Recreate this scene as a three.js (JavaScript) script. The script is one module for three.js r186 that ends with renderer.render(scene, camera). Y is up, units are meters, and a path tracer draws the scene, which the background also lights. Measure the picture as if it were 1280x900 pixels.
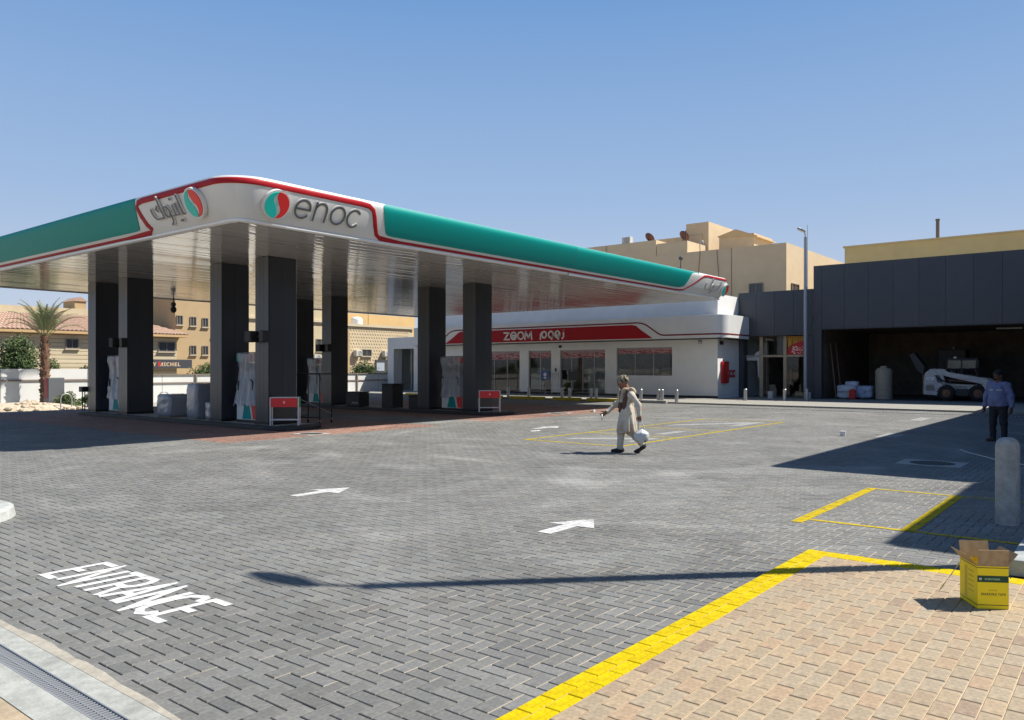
import * as THREE from 'three';
import { mergeGeometries, mergeVertices, toCreasedNormals } from 'three/addons/utils/BufferGeometryUtils.js';
import { RoundedBoxGeometry } from 'three/addons/geometries/RoundedBoxGeometry.js';
import { ImprovedNoise } from 'three/addons/math/ImprovedNoise.js';

// ---------- camera, sky, sun, exposure ----------
const scene = new THREE.Scene();
const DEG = Math.PI / 180;
const camera = new THREE.PerspectiveCamera(2 * Math.atan(450 / 981) / DEG, 1280 / 900, 0.1, 1500);
camera.position.set(0, 1.7, 0);
camera.rotation.y = -51.3 * DEG;
camera.setViewOffset(1280, 900, 0, -11.2, 1280, 900);      // slight rise of the lens, verticals stay vertical
const SUNEL = 51.5 * DEG, SUNDIR = new THREE.Vector3(0.71 * Math.cos(SUNEL), Math.sin(SUNEL), 0.704 * Math.cos(SUNEL)).normalize();
{
  const W = 512, H = 256, d = new Float32Array(W * H * 4);
  const stops = [[-1, .165, .15, .12], [-.03, .25, .24, .22], [0, .39, .42, .465], [.06, .342, .396, .48], [.2, .222, .315, .468], [.44, .103, .211, .41], [.7, .039, .1, .236], [1, .021, .058, .155]];
  const v = new THREE.Vector3();
  for (let j = 0; j < H; j++) for (let i = 0; i < W; i++) {
    const el = ((j + .5) / H - .5) * Math.PI, az = ((i + .5) / W - .5) * 2 * Math.PI;
    v.set(Math.cos(el) * Math.cos(az), Math.sin(el), Math.cos(el) * Math.sin(az));
    let k = 0; while (k < stops.length - 2 && v.y > stops[k + 1][0]) k++;
    const a = stops[k], b = stops[k + 1], t = Math.min(1, Math.max(0, (v.y - a[0]) / (b[0] - a[0])));
    const g = Math.pow(Math.max(0, v.dot(SUNDIR)), 10) * .2 + Math.pow(Math.max(0, v.dot(SUNDIR)), 80) * .6;
    const o = (j * W + i) * 4;
    d[o] = a[1] + (b[1] - a[1]) * t + g; d[o + 1] = a[2] + (b[2] - a[2]) * t + g * .95; d[o + 2] = a[3] + (b[3] - a[3]) * t + g * .85; d[o + 3] = 1;
  }
  const sky = new THREE.DataTexture(d, W, H, THREE.RGBAFormat, THREE.FloatType);
  sky.mapping = THREE.EquirectangularReflectionMapping; sky.magFilter = sky.minFilter = THREE.LinearFilter; sky.needsUpdate = true;
  scene.background = sky; scene.environment = sky;
}
const sun = new THREE.DirectionalLight(new THREE.Color(1, .95, .865), 5);
sun.position.copy(SUNDIR).multiplyScalar(120).add(new THREE.Vector3(25, 0, -20)); sun.target.position.set(25, 0, -20);
sun.castShadow = true; sun.shadow.radius = 1; sun.shadow.mapSize.set(4096, 4096);
Object.assign(sun.shadow.camera, { left: -70, right: 70, top: 70, bottom: -70, near: 1, far: 300 });
scene.add(sun, sun.target);
const renderer = new THREE.WebGLRenderer({ antialias: true });
renderer.setSize(1024, 720); renderer.shadowMap.enabled = true;
renderer.toneMapping = THREE.LinearToneMapping; renderer.toneMappingExposure = 1.6;

// ---------- helpers ----------
let seed = 20240;
const rnd = () => { seed = (seed * 1664525 + 1013904223) >>> 0; return seed / 4294967296; };
const rr = (a, b) => a + (b - a) * rnd();
const perlin = new ImprovedNoise();
const nz = (x, y, z = 0) => perlin.noise(x + 31.7, y + 17.3, z + 5.1);
const fbm = (x, y, n = 4) => { let s = 0, a = 1, f = 1; for (let i = 0; i < n; i++) { s += a * nz(x * f, y * f, i * 7.7); a *= .5; f *= 2.03; } return s; };
const V = (x, y, z) => new THREE.Vector3(x, y, z);
const L = (r, g, b) => new THREE.Color().setRGB(r, g, b);
function tex(n, fn, srgb = true, m = n) {        // fn(u,v) -> [r,g,b] 0..1 ; tiles when fn does
  const d = new Uint8Array(n * m * 4);
  for (let j = 0; j < m; j++) for (let i = 0; i < n; i++) { const c = fn(i / n, j / m); const o = (j * n + i) * 4; for (let k = 0; k < 3; k++) d[o + k] = Math.max(0, Math.min(255, c[k] * 255)); d[o + 3] = 255; }
  const t = new THREE.DataTexture(d, n, m); t.wrapS = t.wrapT = THREE.RepeatWrapping; t.magFilter = THREE.LinearFilter; t.minFilter = THREE.LinearMipmapLinearFilter; t.generateMipmaps = true;
  if (srgb) t.colorSpace = THREE.SRGBColorSpace; t.needsUpdate = true; return t;
}
const tnoise = (u, v, f, o = 0) => {             // tiling gradient noise
  f = Math.round(f); const x = u * f, y = v * f, i = Math.floor(x), j = Math.floor(y), fx = x - i, fy = y - j, s = t => t * t * t * (t * (6 * t - 15) + 10);
  const g = (a, b, dx, dy) => { a = ((a % f) + f) % f; b = ((b % f) + f) % f; let h = Math.imul(a * 374761393 + b * 668265263 + Math.round(o * 97) * 2246822519 | 0, 1274126177); h ^= h >>> 13; h = Math.imul(h, 1103515245); const t = ((h ^ h >>> 16) >>> 0) / 4294967296 * 6.28318; return Math.cos(t) * dx + Math.sin(t) * dy; };
  const a = g(i, j, fx, fy), b = g(i + 1, j, fx - 1, fy), c = g(i, j + 1, fx, fy - 1), d = g(i + 1, j + 1, fx - 1, fy - 1), p = s(fx), q = s(fy);
  return 1.4 * (a + (b - a) * p + (c - a) * q + (a - b - c + d) * p * q);
};
const grain = tex(256, (u, v) => { const s = .93 + .09 * tnoise(u, v, 26) + .07 * (rnd() - .5) + .06 * tnoise(u, v, 7, 4); return [s, s, s]; });
const mottle = tex(512, (u, v) => { const s = .93 + .09 * tnoise(u, v, 5) + .07 * tnoise(u, v, 17, 3) + .05 * tnoise(u, v, 60, 8) + .03 * (rnd() - .5); return [s, s * .995, s * .985]; });
const soft = tex(256, (u, v) => { const s = .965 + .03 * tnoise(u, v, 3, 5) + .02 * tnoise(u, v, 11, 6) + .012 * (rnd() - .5); return [s, s, s * .995]; });
const speck = tex(256, (u, v) => { const q = rnd(); const s = .9 + .1 * tnoise(u, v, 12, 2) + (q > .93 ? .07 : q < .08 ? -.14 : 0) + .05 * (rnd() - .5); return [s, s, s]; });
const bumpFine = tex(256, (u, v) => { const s = .5 + .25 * tnoise(u, v, 40, 1) + .35 * (rnd() - .5); return [s, s, s]; }, false);
const scaled = (t, r) => { const c = t.clone(); c.repeat.set(r, r); c.needsUpdate = true; return c; };
const jointAt = (x, z, e = .05) => { const a = (x - 1.95) / .1, b = (z + 2.42) / .1, i = Math.floor(a), j = Math.floor(b), fx = a - i, fz = b - j, k = (((i - j) % 4) + 4) % 4; if (k < 2) return fz < e || fz > 1 - e || (k === 0 ? fx < e * 1.4 : fx > 1 - e * 1.4); return fx < e * 1.4 || fx > 1 - e * 1.4 || (k === 3 ? fz < e : fz > 1 - e); };
const wear = tex(1024, (u, v) => { const s = (jointAt(u * 2, v * 2) ? .55 : 1.02) - .9 * Math.max(0, tnoise(u, v, 9, 3) + .5 * tnoise(u, v, 31, 4) - .28) - (rnd() > .985 ? .5 : 0) - .08 * rnd(); return [s, s, s]; }, false);
wear.repeat.set(.5, .5);
const soft6 = scaled(soft, .16), mottle4 = scaled(mottle, .25), mottle8 = scaled(mottle, .11), speck4 = scaled(speck, 3), grain2 = scaled(grain, 2);
function mat(r, g, b, rough = .7, o = {}) {
  const phys = ['clearcoat', 'transmission', 'sheen', 'ior', 'specularIntensity'].some(k => k in o);
  return new (phys ? THREE.MeshPhysicalMaterial : THREE.MeshStandardMaterial)({ color: L(r, g, b), roughness: rough, ...o });
}
function uvbox(g) {                              // uv in metres from the dominant face direction
  const p = g.attributes.position, uv = new Float32Array(p.count * 2), a = V(), b = V(), c = V();
  for (let i = 0; i < p.count; i += 3) {
    a.fromBufferAttribute(p, i); b.fromBufferAttribute(p, i + 1).sub(a); c.fromBufferAttribute(p, i + 2).sub(a); b.cross(c);
    const X = Math.abs(b.x), Y = Math.abs(b.y), Z = Math.abs(b.z);
    for (let k = i; k < i + 3; k++) {
      const x = p.getX(k), y = p.getY(k), z = p.getZ(k);
      if (Y >= X && Y >= Z) { uv[2 * k] = x; uv[2 * k + 1] = z; } else if (X >= Z) { uv[2 * k] = z; uv[2 * k + 1] = y; } else { uv[2 * k] = x; uv[2 * k + 1] = y; }
    }
  }
  g.setAttribute('uv', new THREE.BufferAttribute(uv, 2)); return g;
}
function prep(geos) {
  const list = (Array.isArray(geos) ? geos : [geos]).map(g => { const h = g.index ? g.toNonIndexed() : g.clone(); for (const k of Object.keys(h.attributes)) if (!['position', 'normal'].includes(k)) h.deleteAttribute(k); if (!h.attributes.normal) h.computeVertexNormals(); h.morphAttributes = {}; return h; });
  return uvbox(list.length > 1 ? mergeGeometries(list) : list[0]);
}
function part(name, geos, m, parent, label) {
  const o = new THREE.Mesh(Array.isArray(geos) || !geos.userData.ready ? prep(geos) : geos, m);
  o.name = name; o.castShadow = o.receiveShadow = true; if (parent) parent.add(o); if (label) o.userData.label = label; return o;
}
const ready = g => { g.userData.ready = true; return g; };
const used = {};
const numbered = n => { const k = used[n] = (used[n] ?? -1) + 1; return k ? n + '_' + String(k).padStart(3, '0') : n; };
function thing(name, label, category, pos = [0, 0, 0], turn = 0, group) {
  const o = new THREE.Group(); o.name = numbered(name); o.position.set(...pos); o.rotation.y = turn; scene.add(o);
  o.userData = { label, category }; if (group) o.userData.group = group; return o;
}
function one(name, geos, m, label, category, pos = [0, 0, 0], turn = 0, group) {   // a thing that is a single mesh
  const o = part(numbered(name), geos, m, scene); o.position.set(...pos); o.rotation.y = turn;
  o.userData = { label, category }; if (group) o.userData.group = group; return o;
}
function copy(root, label, pos, turn = root.rotation.y) {
  const r = root.clone(); r.name = numbered(root.name.replace(/_\d\d\d$/, '')); scene.add(r); r.position.set(...pos); r.rotation.y = turn;
  r.userData = { ...root.userData, label }; return r;
}
function struct(name, geos, m, parent = scene) { const o = part(name, geos, m, parent); if (parent === scene) o.userData.kind = 'structure'; return o; }
const bx = (x0, x1, y0, y1, z0, z1) => new THREE.BoxGeometry(x1 - x0, y1 - y0, z1 - z0).translate((x0 + x1) / 2, (y0 + y1) / 2, (z0 + z1) / 2);
const rbx = (x0, x1, y0, y1, z0, z1, r = .02, s = 2) => new RoundedBoxGeometry(x1 - x0, y1 - y0, z1 - z0, s, r).translate((x0 + x1) / 2, (y0 + y1) / 2, (z0 + z1) / 2);
const cyl = (r0, r1, h, x, y, z, n = 16) => new THREE.CylinderGeometry(r1, r0, h, n).translate(x, y + h / 2, z);
function rod(a, b, r, n = 8, r2 = r) { const A = V(...a), Bv = V(...b), d = Bv.clone().sub(A), l = d.length(); const g = new THREE.CylinderGeometry(r2, r, l, n); g.applyQuaternion(new THREE.Quaternion().setFromUnitVectors(V(0, 1, 0), d.normalize())); return g.translate((A.x + Bv.x) / 2, (A.y + Bv.y) / 2, (A.z + Bv.z) / 2); }
const tube = (pts, r, seg = 24, n = 8) => new THREE.TubeGeometry(new THREE.CatmullRomCurve3(pts.map(p => V(...p))), seg, r, n);
function ext(pts, depth, bevel = 0) { const s = pts instanceof THREE.Shape ? pts : new THREE.Shape(pts.map(p => new THREE.Vector2(...p))); return new THREE.ExtrudeGeometry(s, { depth, bevelEnabled: bevel > 0, bevelThickness: bevel, bevelSize: bevel, bevelSegments: 2, curveSegments: 10 }); }
// polyline strokes in a plane (x,y), thickness in z
function strokes(paths, w, depth) {
  const out = [];
  for (const p of paths) for (let i = 0; i < p.length; i++) {
    out.push(new THREE.CylinderGeometry(w / 2, w / 2, depth * .98, 10).rotateX(Math.PI / 2).translate(p[i][0], p[i][1], depth / 2 * .98));
    if (i) { const dx = p[i][0] - p[i - 1][0], dy = p[i][1] - p[i - 1][1], l = Math.hypot(dx, dy); if (l > 1e-5) out.push(new THREE.BoxGeometry(l, w, depth).rotateZ(Math.atan2(dy, dx)).translate((p[i][0] + p[i - 1][0]) / 2, (p[i][1] + p[i - 1][1]) / 2, depth / 2)); }
  }
  return out;
}
const arc = (cx, cy, rx, ry, a0, a1, n = 14) => Array.from({ length: n + 1 }, (_, i) => { const a = (a0 + (a1 - a0) * i / n) * DEG; return [cx + rx * Math.cos(a), cy + ry * Math.sin(a)]; });
const canvasTex = (w, h, draw) => { const c = document.createElement('canvas'); c.width = w; c.height = h; draw(c.getContext('2d'), w, h); const t = new THREE.CanvasTexture(c); t.colorSpace = THREE.SRGBColorSpace; t.anisotropy = 8; return t; };
const plane = (w, h) => ready(new THREE.PlaneGeometry(w, h));

const M = {
  white: mat(.8, .79, .765, .5, { map: soft6 }),
  whitePaint: mat(.68, .675, .66, .4, { map: soft6 }),
  red: mat(.34, .008, .014, .5, { specularIntensity: .4 }), darkRed: mat(.17, .008, .014, .5, { specularIntensity: .4 }),
  green: mat(.0, .25, .222, .5, { specularIntensity: .4 }), teal: mat(.0, .5, .42, .35), redLogo: mat(.7, .02, .02, .35),
  clad: mat(.040, .044, .053, .3, { map: soft6 }), clad2: mat(.036, .040, .048, .3, { map: soft6 }),
  panel: mat(.05, .056, .072, .45, { map: soft6 }), panel2: mat(.046, .052, .067, .45, { map: soft6 }),
  black: mat(.012, .012, .013, .5), blackMetal: mat(.015, .015, .016, .4, { metalness: .3 }), rubber: mat(.018, .018, .018, .85),
  steel: mat(.42, .42, .43, .45, { metalness: .8 }), galv: mat(.36, .37, .38, .5, { metalness: .5 }), dark: mat(.05, .05, .052, .8),
  concrete: mat(.40, .405, .39, .85, { map: mottle, bumpMap: bumpFine, bumpScale: .002 }), letter: mat(.13, .135, .14, .4),
  yellowKerb: mat(.52, .38, .012, .75, { map: grain }), glass: mat(.75, .8, .8, .02, { transmission: 1, thickness: 0, ior: 1.5 }),
  frame: mat(.35, .35, .35, .4, { metalness: .4 }), sand: mat(.47, .37, .25, .95, { map: mottle })
};

// ---------- ground and paving ----------
const camF = V(Math.sin(51.3 * DEG), 0, -Math.cos(51.3 * DEG)), camR = V(Math.cos(51.3 * DEG), 0, Math.sin(51.3 * DEG));
const inView = (x, y, z, m = 30) => { const d = x * camF.x + z * camF.z; if (d < .5) return 0; const px = 640 + 981 * (x * camR.x + z * camR.z) / d, py = 461.2 + 981 * (1.7 - y) / d; return px > -m && px < 1280 + m && py < 900 + m ? d : 0; };
{
  const g = new THREE.PlaneGeometry(900, 900, 1, 1).rotateX(-Math.PI / 2).translate(30, -.36, -30);
  struct('ground', g, mat(.50, .42, .30, .95, { map: mottle8 }));
}
function paverGeo(l, w, h, gap, c = .004, gz = gap) {      // top at y=0, chamfered upper edge
  const x = l / 2 - gap / 2, z = w / 2 - gz / 2, P = [];
  const R = (a, b, y) => [[-a, y, -b], [-a, y, b], [a, y, b], [a, y, -b]];
  const r0 = R(x - c, z - c, 0), r1 = R(x, z, -c), r2 = R(x, z, -h);
  const q = (a, b, c2, d) => P.push(...a, ...b, ...c2, ...a, ...c2, ...d);
  q(...r0);
  for (let i = 0; i < 4; i++) { const j = (i + 1) % 4; q(r0[i], r1[i], r1[j], r0[j]); q(r1[i], r2[i], r2[j], r1[j]); }
  const g = new THREE.BufferGeometry(); g.setAttribute('position', new THREE.Float32BufferAttribute(P, 3)); g.computeVertexNormals(); return prep(g);
}
const GX = 1.95, GZ = -2.42, CELL = .1;
const islandRects = [[12.65, 14.45, -31.4, -18.2], [21.55, 23.4, -31.4, -18.2]];
const redPads = [[9.95, 17.05, -33.22, -16.42], [19.55, 29.95, -33.22, -16.42]];
const hit = (r, x, z, m = 0) => x > r[0] - m && x < r[1] + m && z > r[2] - m && z < r[3] + m;
function zone(x, z) {                            // 0 none, 1 grey, 2 red
  if (x < GX || x > 34.95 || z < -35 || z > 1.6) return 0;
  if (x < 7.45 && z > GZ) return 0;
  for (const r of islandRects) if (hit(r, x, z, -.12)) return 0;
  for (const r of redPads) if (hit(r, x, z)) return 2;
  return 1;
}
function greyTone(x, z) {
  let s = 1 + .13 * fbm(x * .3, z * .3, 3) + .14 * nz(x * 1.3, z * 1.3, 4) + .1 * nz(x * 3.1, z * 3.1, 6) + rr(-.12, .12);
  for (const [cx, cz, r, w, k] of [[17.5, -9.5, 6.6, .2, .5], [17.5, -9.5, 8.1, .22, .45], [16.5, -8, 9.6, .2, .4], [10, -1, 5.2, .22, .35], [10, -1, 6.9, .22, .3], [8.5, -11, 4.4, .22, .35], [8.5, -11, 5.9, .2, .3], [24, -8, 7, .4, .3]]) {
    const q = Math.hypot(x - cx, z - cz) - r + .25 * nz(x, z, 9); s += k * Math.exp(-q * q / (w * w)) * Math.max(0, .35 + 1.2 * nz(x * .7, z * .7, 2));
  }
  s += .38 * Math.max(0, fbm(x * .8 + 40, z * .8, 3) - .2) - .5 * Math.max(0, fbm(x * 1.1 - 20, z * 1.1 + 9, 3) - .38);
  return Math.max(.55, s);
}
{
  const bed = struct('forecourt_paving', bx(1.9, 35.0, -.35, -.011, -35.05, 1.65), mat(.31, .26, .19, .95, { map: mottle }));
  const spots = [];
  const nx = 331, nz0 = -327, nz1 = 41;
  for (let i = -1; i < nx; i++) for (let j = nz0 - 1; j < nz1; j++) {
    const k = (((i - j) % 4) + 4) % 4; if (k !== 0 && k !== 3) continue;
    const cx = GX + (i + .5) * CELL, cz = GZ + (j + .5) * CELL;
    const bxx = k === 0 ? cx + CELL : cx, bz = k === 0 ? cz : cz + CELL;
    const a = zone(cx, cz), b = zone(bxx, bz);
    if (a && a === b) spots.push([(cx + bxx) / 2, (cz + bz) / 2, k === 0 ? 0 : 1, a, 1]);
    else { if (a) spots.push([cx, cz, 0, a, 0]); if (b) spots.push([bxx, bz, 0, b, 0]); }
  }
  // cells whose first half lies just outside the field
  const geoF = paverGeo(.2, .1, .02, .009, .003, .005), geoV = paverGeo(.1, .2, .02, .009, .003, .005), geoH = paverGeo(.1, .1, .02, .009, .003, .005); // wider joints across x, tight ones across z
  const mg = new THREE.MeshStandardMaterial({ color: L(1, 1, 1), roughness: .8, map: speck4, bumpMap: bumpFine, bumpScale: .0015 });
  const tones = spots.map(s => {
    const t = greyTone(s[0], s[1]), h = rr(-1, 1);
    return s[3] === 1 ? [.183 * t * (1 + .02 * h), .182 * t, .171 * t * (1 - .025 * h)] : [.27 * t * (1 + .08 * h), .155 * t, .118 * t];
  });
  const near = spots.map((s, i) => [i, inView(s[0], 0, s[1])]).filter(q => q[1] && spots[q[0]][4] && spots[q[0]][3] === 1).sort((a, b) => a[1] - b[1]).slice(0, 300).map(q => q[0]);
  const isNear = new Set(near), vm = {};
  for (const i of near) {
    const [x, z, o] = spots[i], lv = Math.round(tones[i][1] / .182 * 14) / 14, wm = tones[i][0] > tones[i][1] ? 1.012 : .995, c = [.182 * lv * wm, .182 * lv, .172 * lv / wm], key = c.join();
    const m = vm[key] ??= (() => { const q = mg.clone(); q.color = L(...c); return q; })();
    const p = part('paver', o ? geoV : geoF, m, bed); p.position.set(x, rr(-.0016, .0008), z); p.rotation.set(rr(-.006, .006), 0, rr(-.006, .006));
  }
  const T4 = new THREE.Matrix4(), Q = new THREE.Quaternion(), E4 = new THREE.Euler();
  for (const [nm, zn, full, geo, ori] of [['paver', 1, 1, geoF, 0], ['cross_paver', 1, 1, geoV, 1], ['paver_half', 1, 0, geoH, 0], ['red_paver', 2, 1, geoF, 0], ['red_cross_paver', 2, 1, geoV, 1], ['red_paver_half', 2, 0, geoH, 0]]) {
    const ids = spots.map((_, i) => i).filter(i => spots[i][3] === zn && spots[i][4] === full && spots[i][2] === ori && !isNear.has(i));
    const im = new THREE.InstancedMesh(geo, mg, ids.length); im.name = nm + '_field'; im.castShadow = im.receiveShadow = true; im.userData.kind = 'stuff';
    ids.forEach((i, n) => {
      const [x, z, o] = spots[i]; E4.set(rr(-.006, .006), 0, rr(-.006, .006));
      T4.compose(V(x, rr(-.0016, .0008), z), Q.setFromEuler(E4), V(1, 1, 1)); im.setMatrixAt(n, T4); im.setColorAt(n, L(...tones[i]));
    });
    bed.add(im);
  }
  // jointing sand swept into the tight joints, patchy
  const sandy = spots.filter(s => s[3] === 1 && s[4] && inView(s[0], 0, s[1]) && inView(s[0], 0, s[1]) < 13 && nz(s[0] * .55, s[1] * .55, 8) + .5 * nz(s[0] * 2.3, s[1] * 2.3, 3) + (s[0] > 2.6 && s[1] > -4.5 ? .32 : 0) + rr(-.2, .2) > .08);
  const im = new THREE.InstancedMesh(prep(bx(-.5, .5, -.006, 0, -.0045, .0045)), mat(.46, .385, .28, .95), sandy.length); im.name = 'joint_sand'; im.userData.kind = 'stuff'; im.receiveShadow = im.castShadow = true;
  sandy.forEach((s, n) => { const l = s[2] ? .1 : .2, w = s[2] ? .2 : .1; T4.compose(V(s[0], -.0035, s[1] + w / 2), Q.identity(), V(l * .97, 1, 1)); im.setMatrixAt(n, T4); }); bed.add(im);
}
{ // tan pavement where the photographer stands, yellow painted border of two brick rows
  const bed = struct('pavement', bx(-6, 7.435, -.35, .0135, -2.405, 6), mat(.53, .42, .285, .95, { map: mottle }));
  const geo = paverGeo(.2, .1, .02, .007, .003), mt = new THREE.MeshStandardMaterial({ color: L(1, 1, 1), roughness: .78, map: speck4, bumpMap: bumpFine, bumpScale: .0012 });
  const my = [mat(.57, .425, .002, .9, { specularIntensity: .25, map: grain2, bumpMap: bumpFine, bumpScale: .001 }), mat(.545, .405, .002, .9, { specularIntensity: .25, map: grain2, bumpMap: bumpFine, bumpScale: .001 }), mat(.58, .44, .002, .9, { specularIntensity: .25, map: grain2, bumpMap: bumpFine, bumpScale: .001 })];
  const Y = [], Tn = [];
  for (let r = 0; r < 2; r++) for (let i = 0; i < 68; i++) { const x = 7.45 - .1 - i * .2 - (r ? .1 : 0) + (r ? 0 : 0); if (r === 0 || x < 7.35) Y.push([x, GZ + .05 + r * .1, 0]); }
  Y.push([7.4, GZ + .15, 2]);
  for (let j = 0; j < 82; j++) Y.push([7.35, GZ + .25 + j * .1, 0]);
  for (let r = 0; r < 80; r++) for (let i = 0; i < 66; i++) { const x = 7.25 - .1 - i * .2 - (r % 2 ? .1 : 0); Tn.push([x, GZ + .25 + r * .1, 0]); if (r % 2 && i === 0) Tn.push([7.2, GZ + .25 + r * .1, 2]); }
  const half = paverGeo(.1, .1, .02, .006, .003);
  const place = (o, x, z) => { o.position.set(x, .02 + rr(-.0015, .001), z); o.rotation.set(rr(-.006, .006), 0, rr(-.006, .006)); };
  for (const [x, z, h] of Y) if (x > -2) place(part('yellow_brick', h ? half : geo, my[Math.floor(rnd() * 3)], bed), x, z);
  const pal = [[.395, .304, .198], [.379, .296, .194], [.419, .316, .201], [.363, .273, .178], [.395, .316, .213], [.359, .284, .190], [.411, .292, .186], [.379, .304, .209], [.316, .229, .158]];
  const ms = pal.map(c => { const q = mt.clone(); q.color = L(...c); return q; });
  const pick = () => { const q = rnd(); return q < .02 ? 8 : Math.floor(rnd() * 8); };
  const order = Tn.map((t, i) => [i, inView(t[0], 0, t[1])]).filter(q => q[1] && !Tn[q[0]][2]).sort((a, b) => a[1] - b[1]).slice(0, 300).map(q => q[0]);
  const S = new Set(order); for (const i of order) place(part('tan_brick', geo, ms[pick()], bed), Tn[i][0], Tn[i][1]);
  for (const [nm, hf, gg] of [['tan_brick_field', 0, geo], ['tan_half_brick_field', 2, half]]) {
    const ids = Tn.map((_, i) => i).filter(i => !S.has(i) && Tn[i][2] === hf), im = new THREE.InstancedMesh(gg, mt, ids.length), o = new THREE.Object3D();
    im.name = nm; im.userData.kind = 'stuff'; im.castShadow = im.receiveShadow = true;
    ids.forEach((i, n) => { place(o, Tn[i][0], Tn[i][1]); o.updateMatrix(); im.setMatrixAt(n, o.matrix); const c = pal[pick()], v = rr(.93, 1.06); im.setColorAt(n, L(c[0] * v, c[1] * v, c[2] * v)); });
    bed.add(im);
  }
}
{ // slot drain beside the entrance
  const d = struct('drain_channel', [bx(1.808, 1.898, -.35, .004, -35, -2.43), bx(1.515, 1.692, -.35, .004, -35, -2.43), bx(1.898, 1.942, -.009, .004, -35, -2.43)], mat(.37, .382, .36, .8, { map: mottle, bumpMap: bumpFine, bumpScale: .002 }));
  part('channel_bottom', bx(1.692, 1.808, -.3, -.045, -35, -2.43), M.dark, d);
  const sl = []; for (let z = -12; z < -2.45; z += .03) sl.push(bx(1.694, 1.806, -.022, -.001, z, z + .013));
  const s = part('grate_slat', sl, M.galv, d); s.userData.kind = 'stuff';
  part('grate_rail', [bx(1.692, 1.7, -.03, .0055, -17, -2.43), bx(1.8, 1.808, -.03, .0055, -17, -2.43), bx(1.747, 1.753, -.024, -.0005, -12, -2.45)], M.galv, d);
  struct('kerbside_strip', bx(-6, 1.51, -.35, .002, -35, -2.43), mat(.40, .32, .22, .9, { map: mottle, bumpMap: bumpFine, bumpScale: .002 }));
  // mortar and sand spill along the drain, uneven outline
  const sh = new THREE.Shape(); sh.moveTo(1.93, 17);
  for (let i = 0; i <= 120; i++) { const z = 17 - i * .12; sh.lineTo(1.975 + .045 * fbm(z * 1.3, 2.2, 4) + .01 * rnd(), z); }
  sh.lineTo(1.93, 2.5);
  struct('mortar_line', new THREE.ShapeGeometry(sh).rotateX(-Math.PI / 2).translate(0, .0055, 0), mat(.38, .355, .3, .95, { map: mottle }));
}
const paintW = mat(.6, .6, .59, .8, { map: grain, alphaMap: wear, transparent: true }), paintY = mat(.53, .395, .008, .9, { specularIntensity: .3, map: grain, alphaMap: wear, transparent: true }), paintYd = mat(.55, .46, .10, .7, { map: grain });
const flat = (pts, y = .0035) => new THREE.ShapeGeometry(new THREE.Shape(pts.map(([x, z]) => new THREE.Vector2(x, -z)))).rotateX(-Math.PI / 2).translate(0, y, 0);
const stripe = (x0, x1, z0, z1, y) => flat([[x0, z0], [x1, z0], [x1, z1], [x0, z1]], y);
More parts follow.
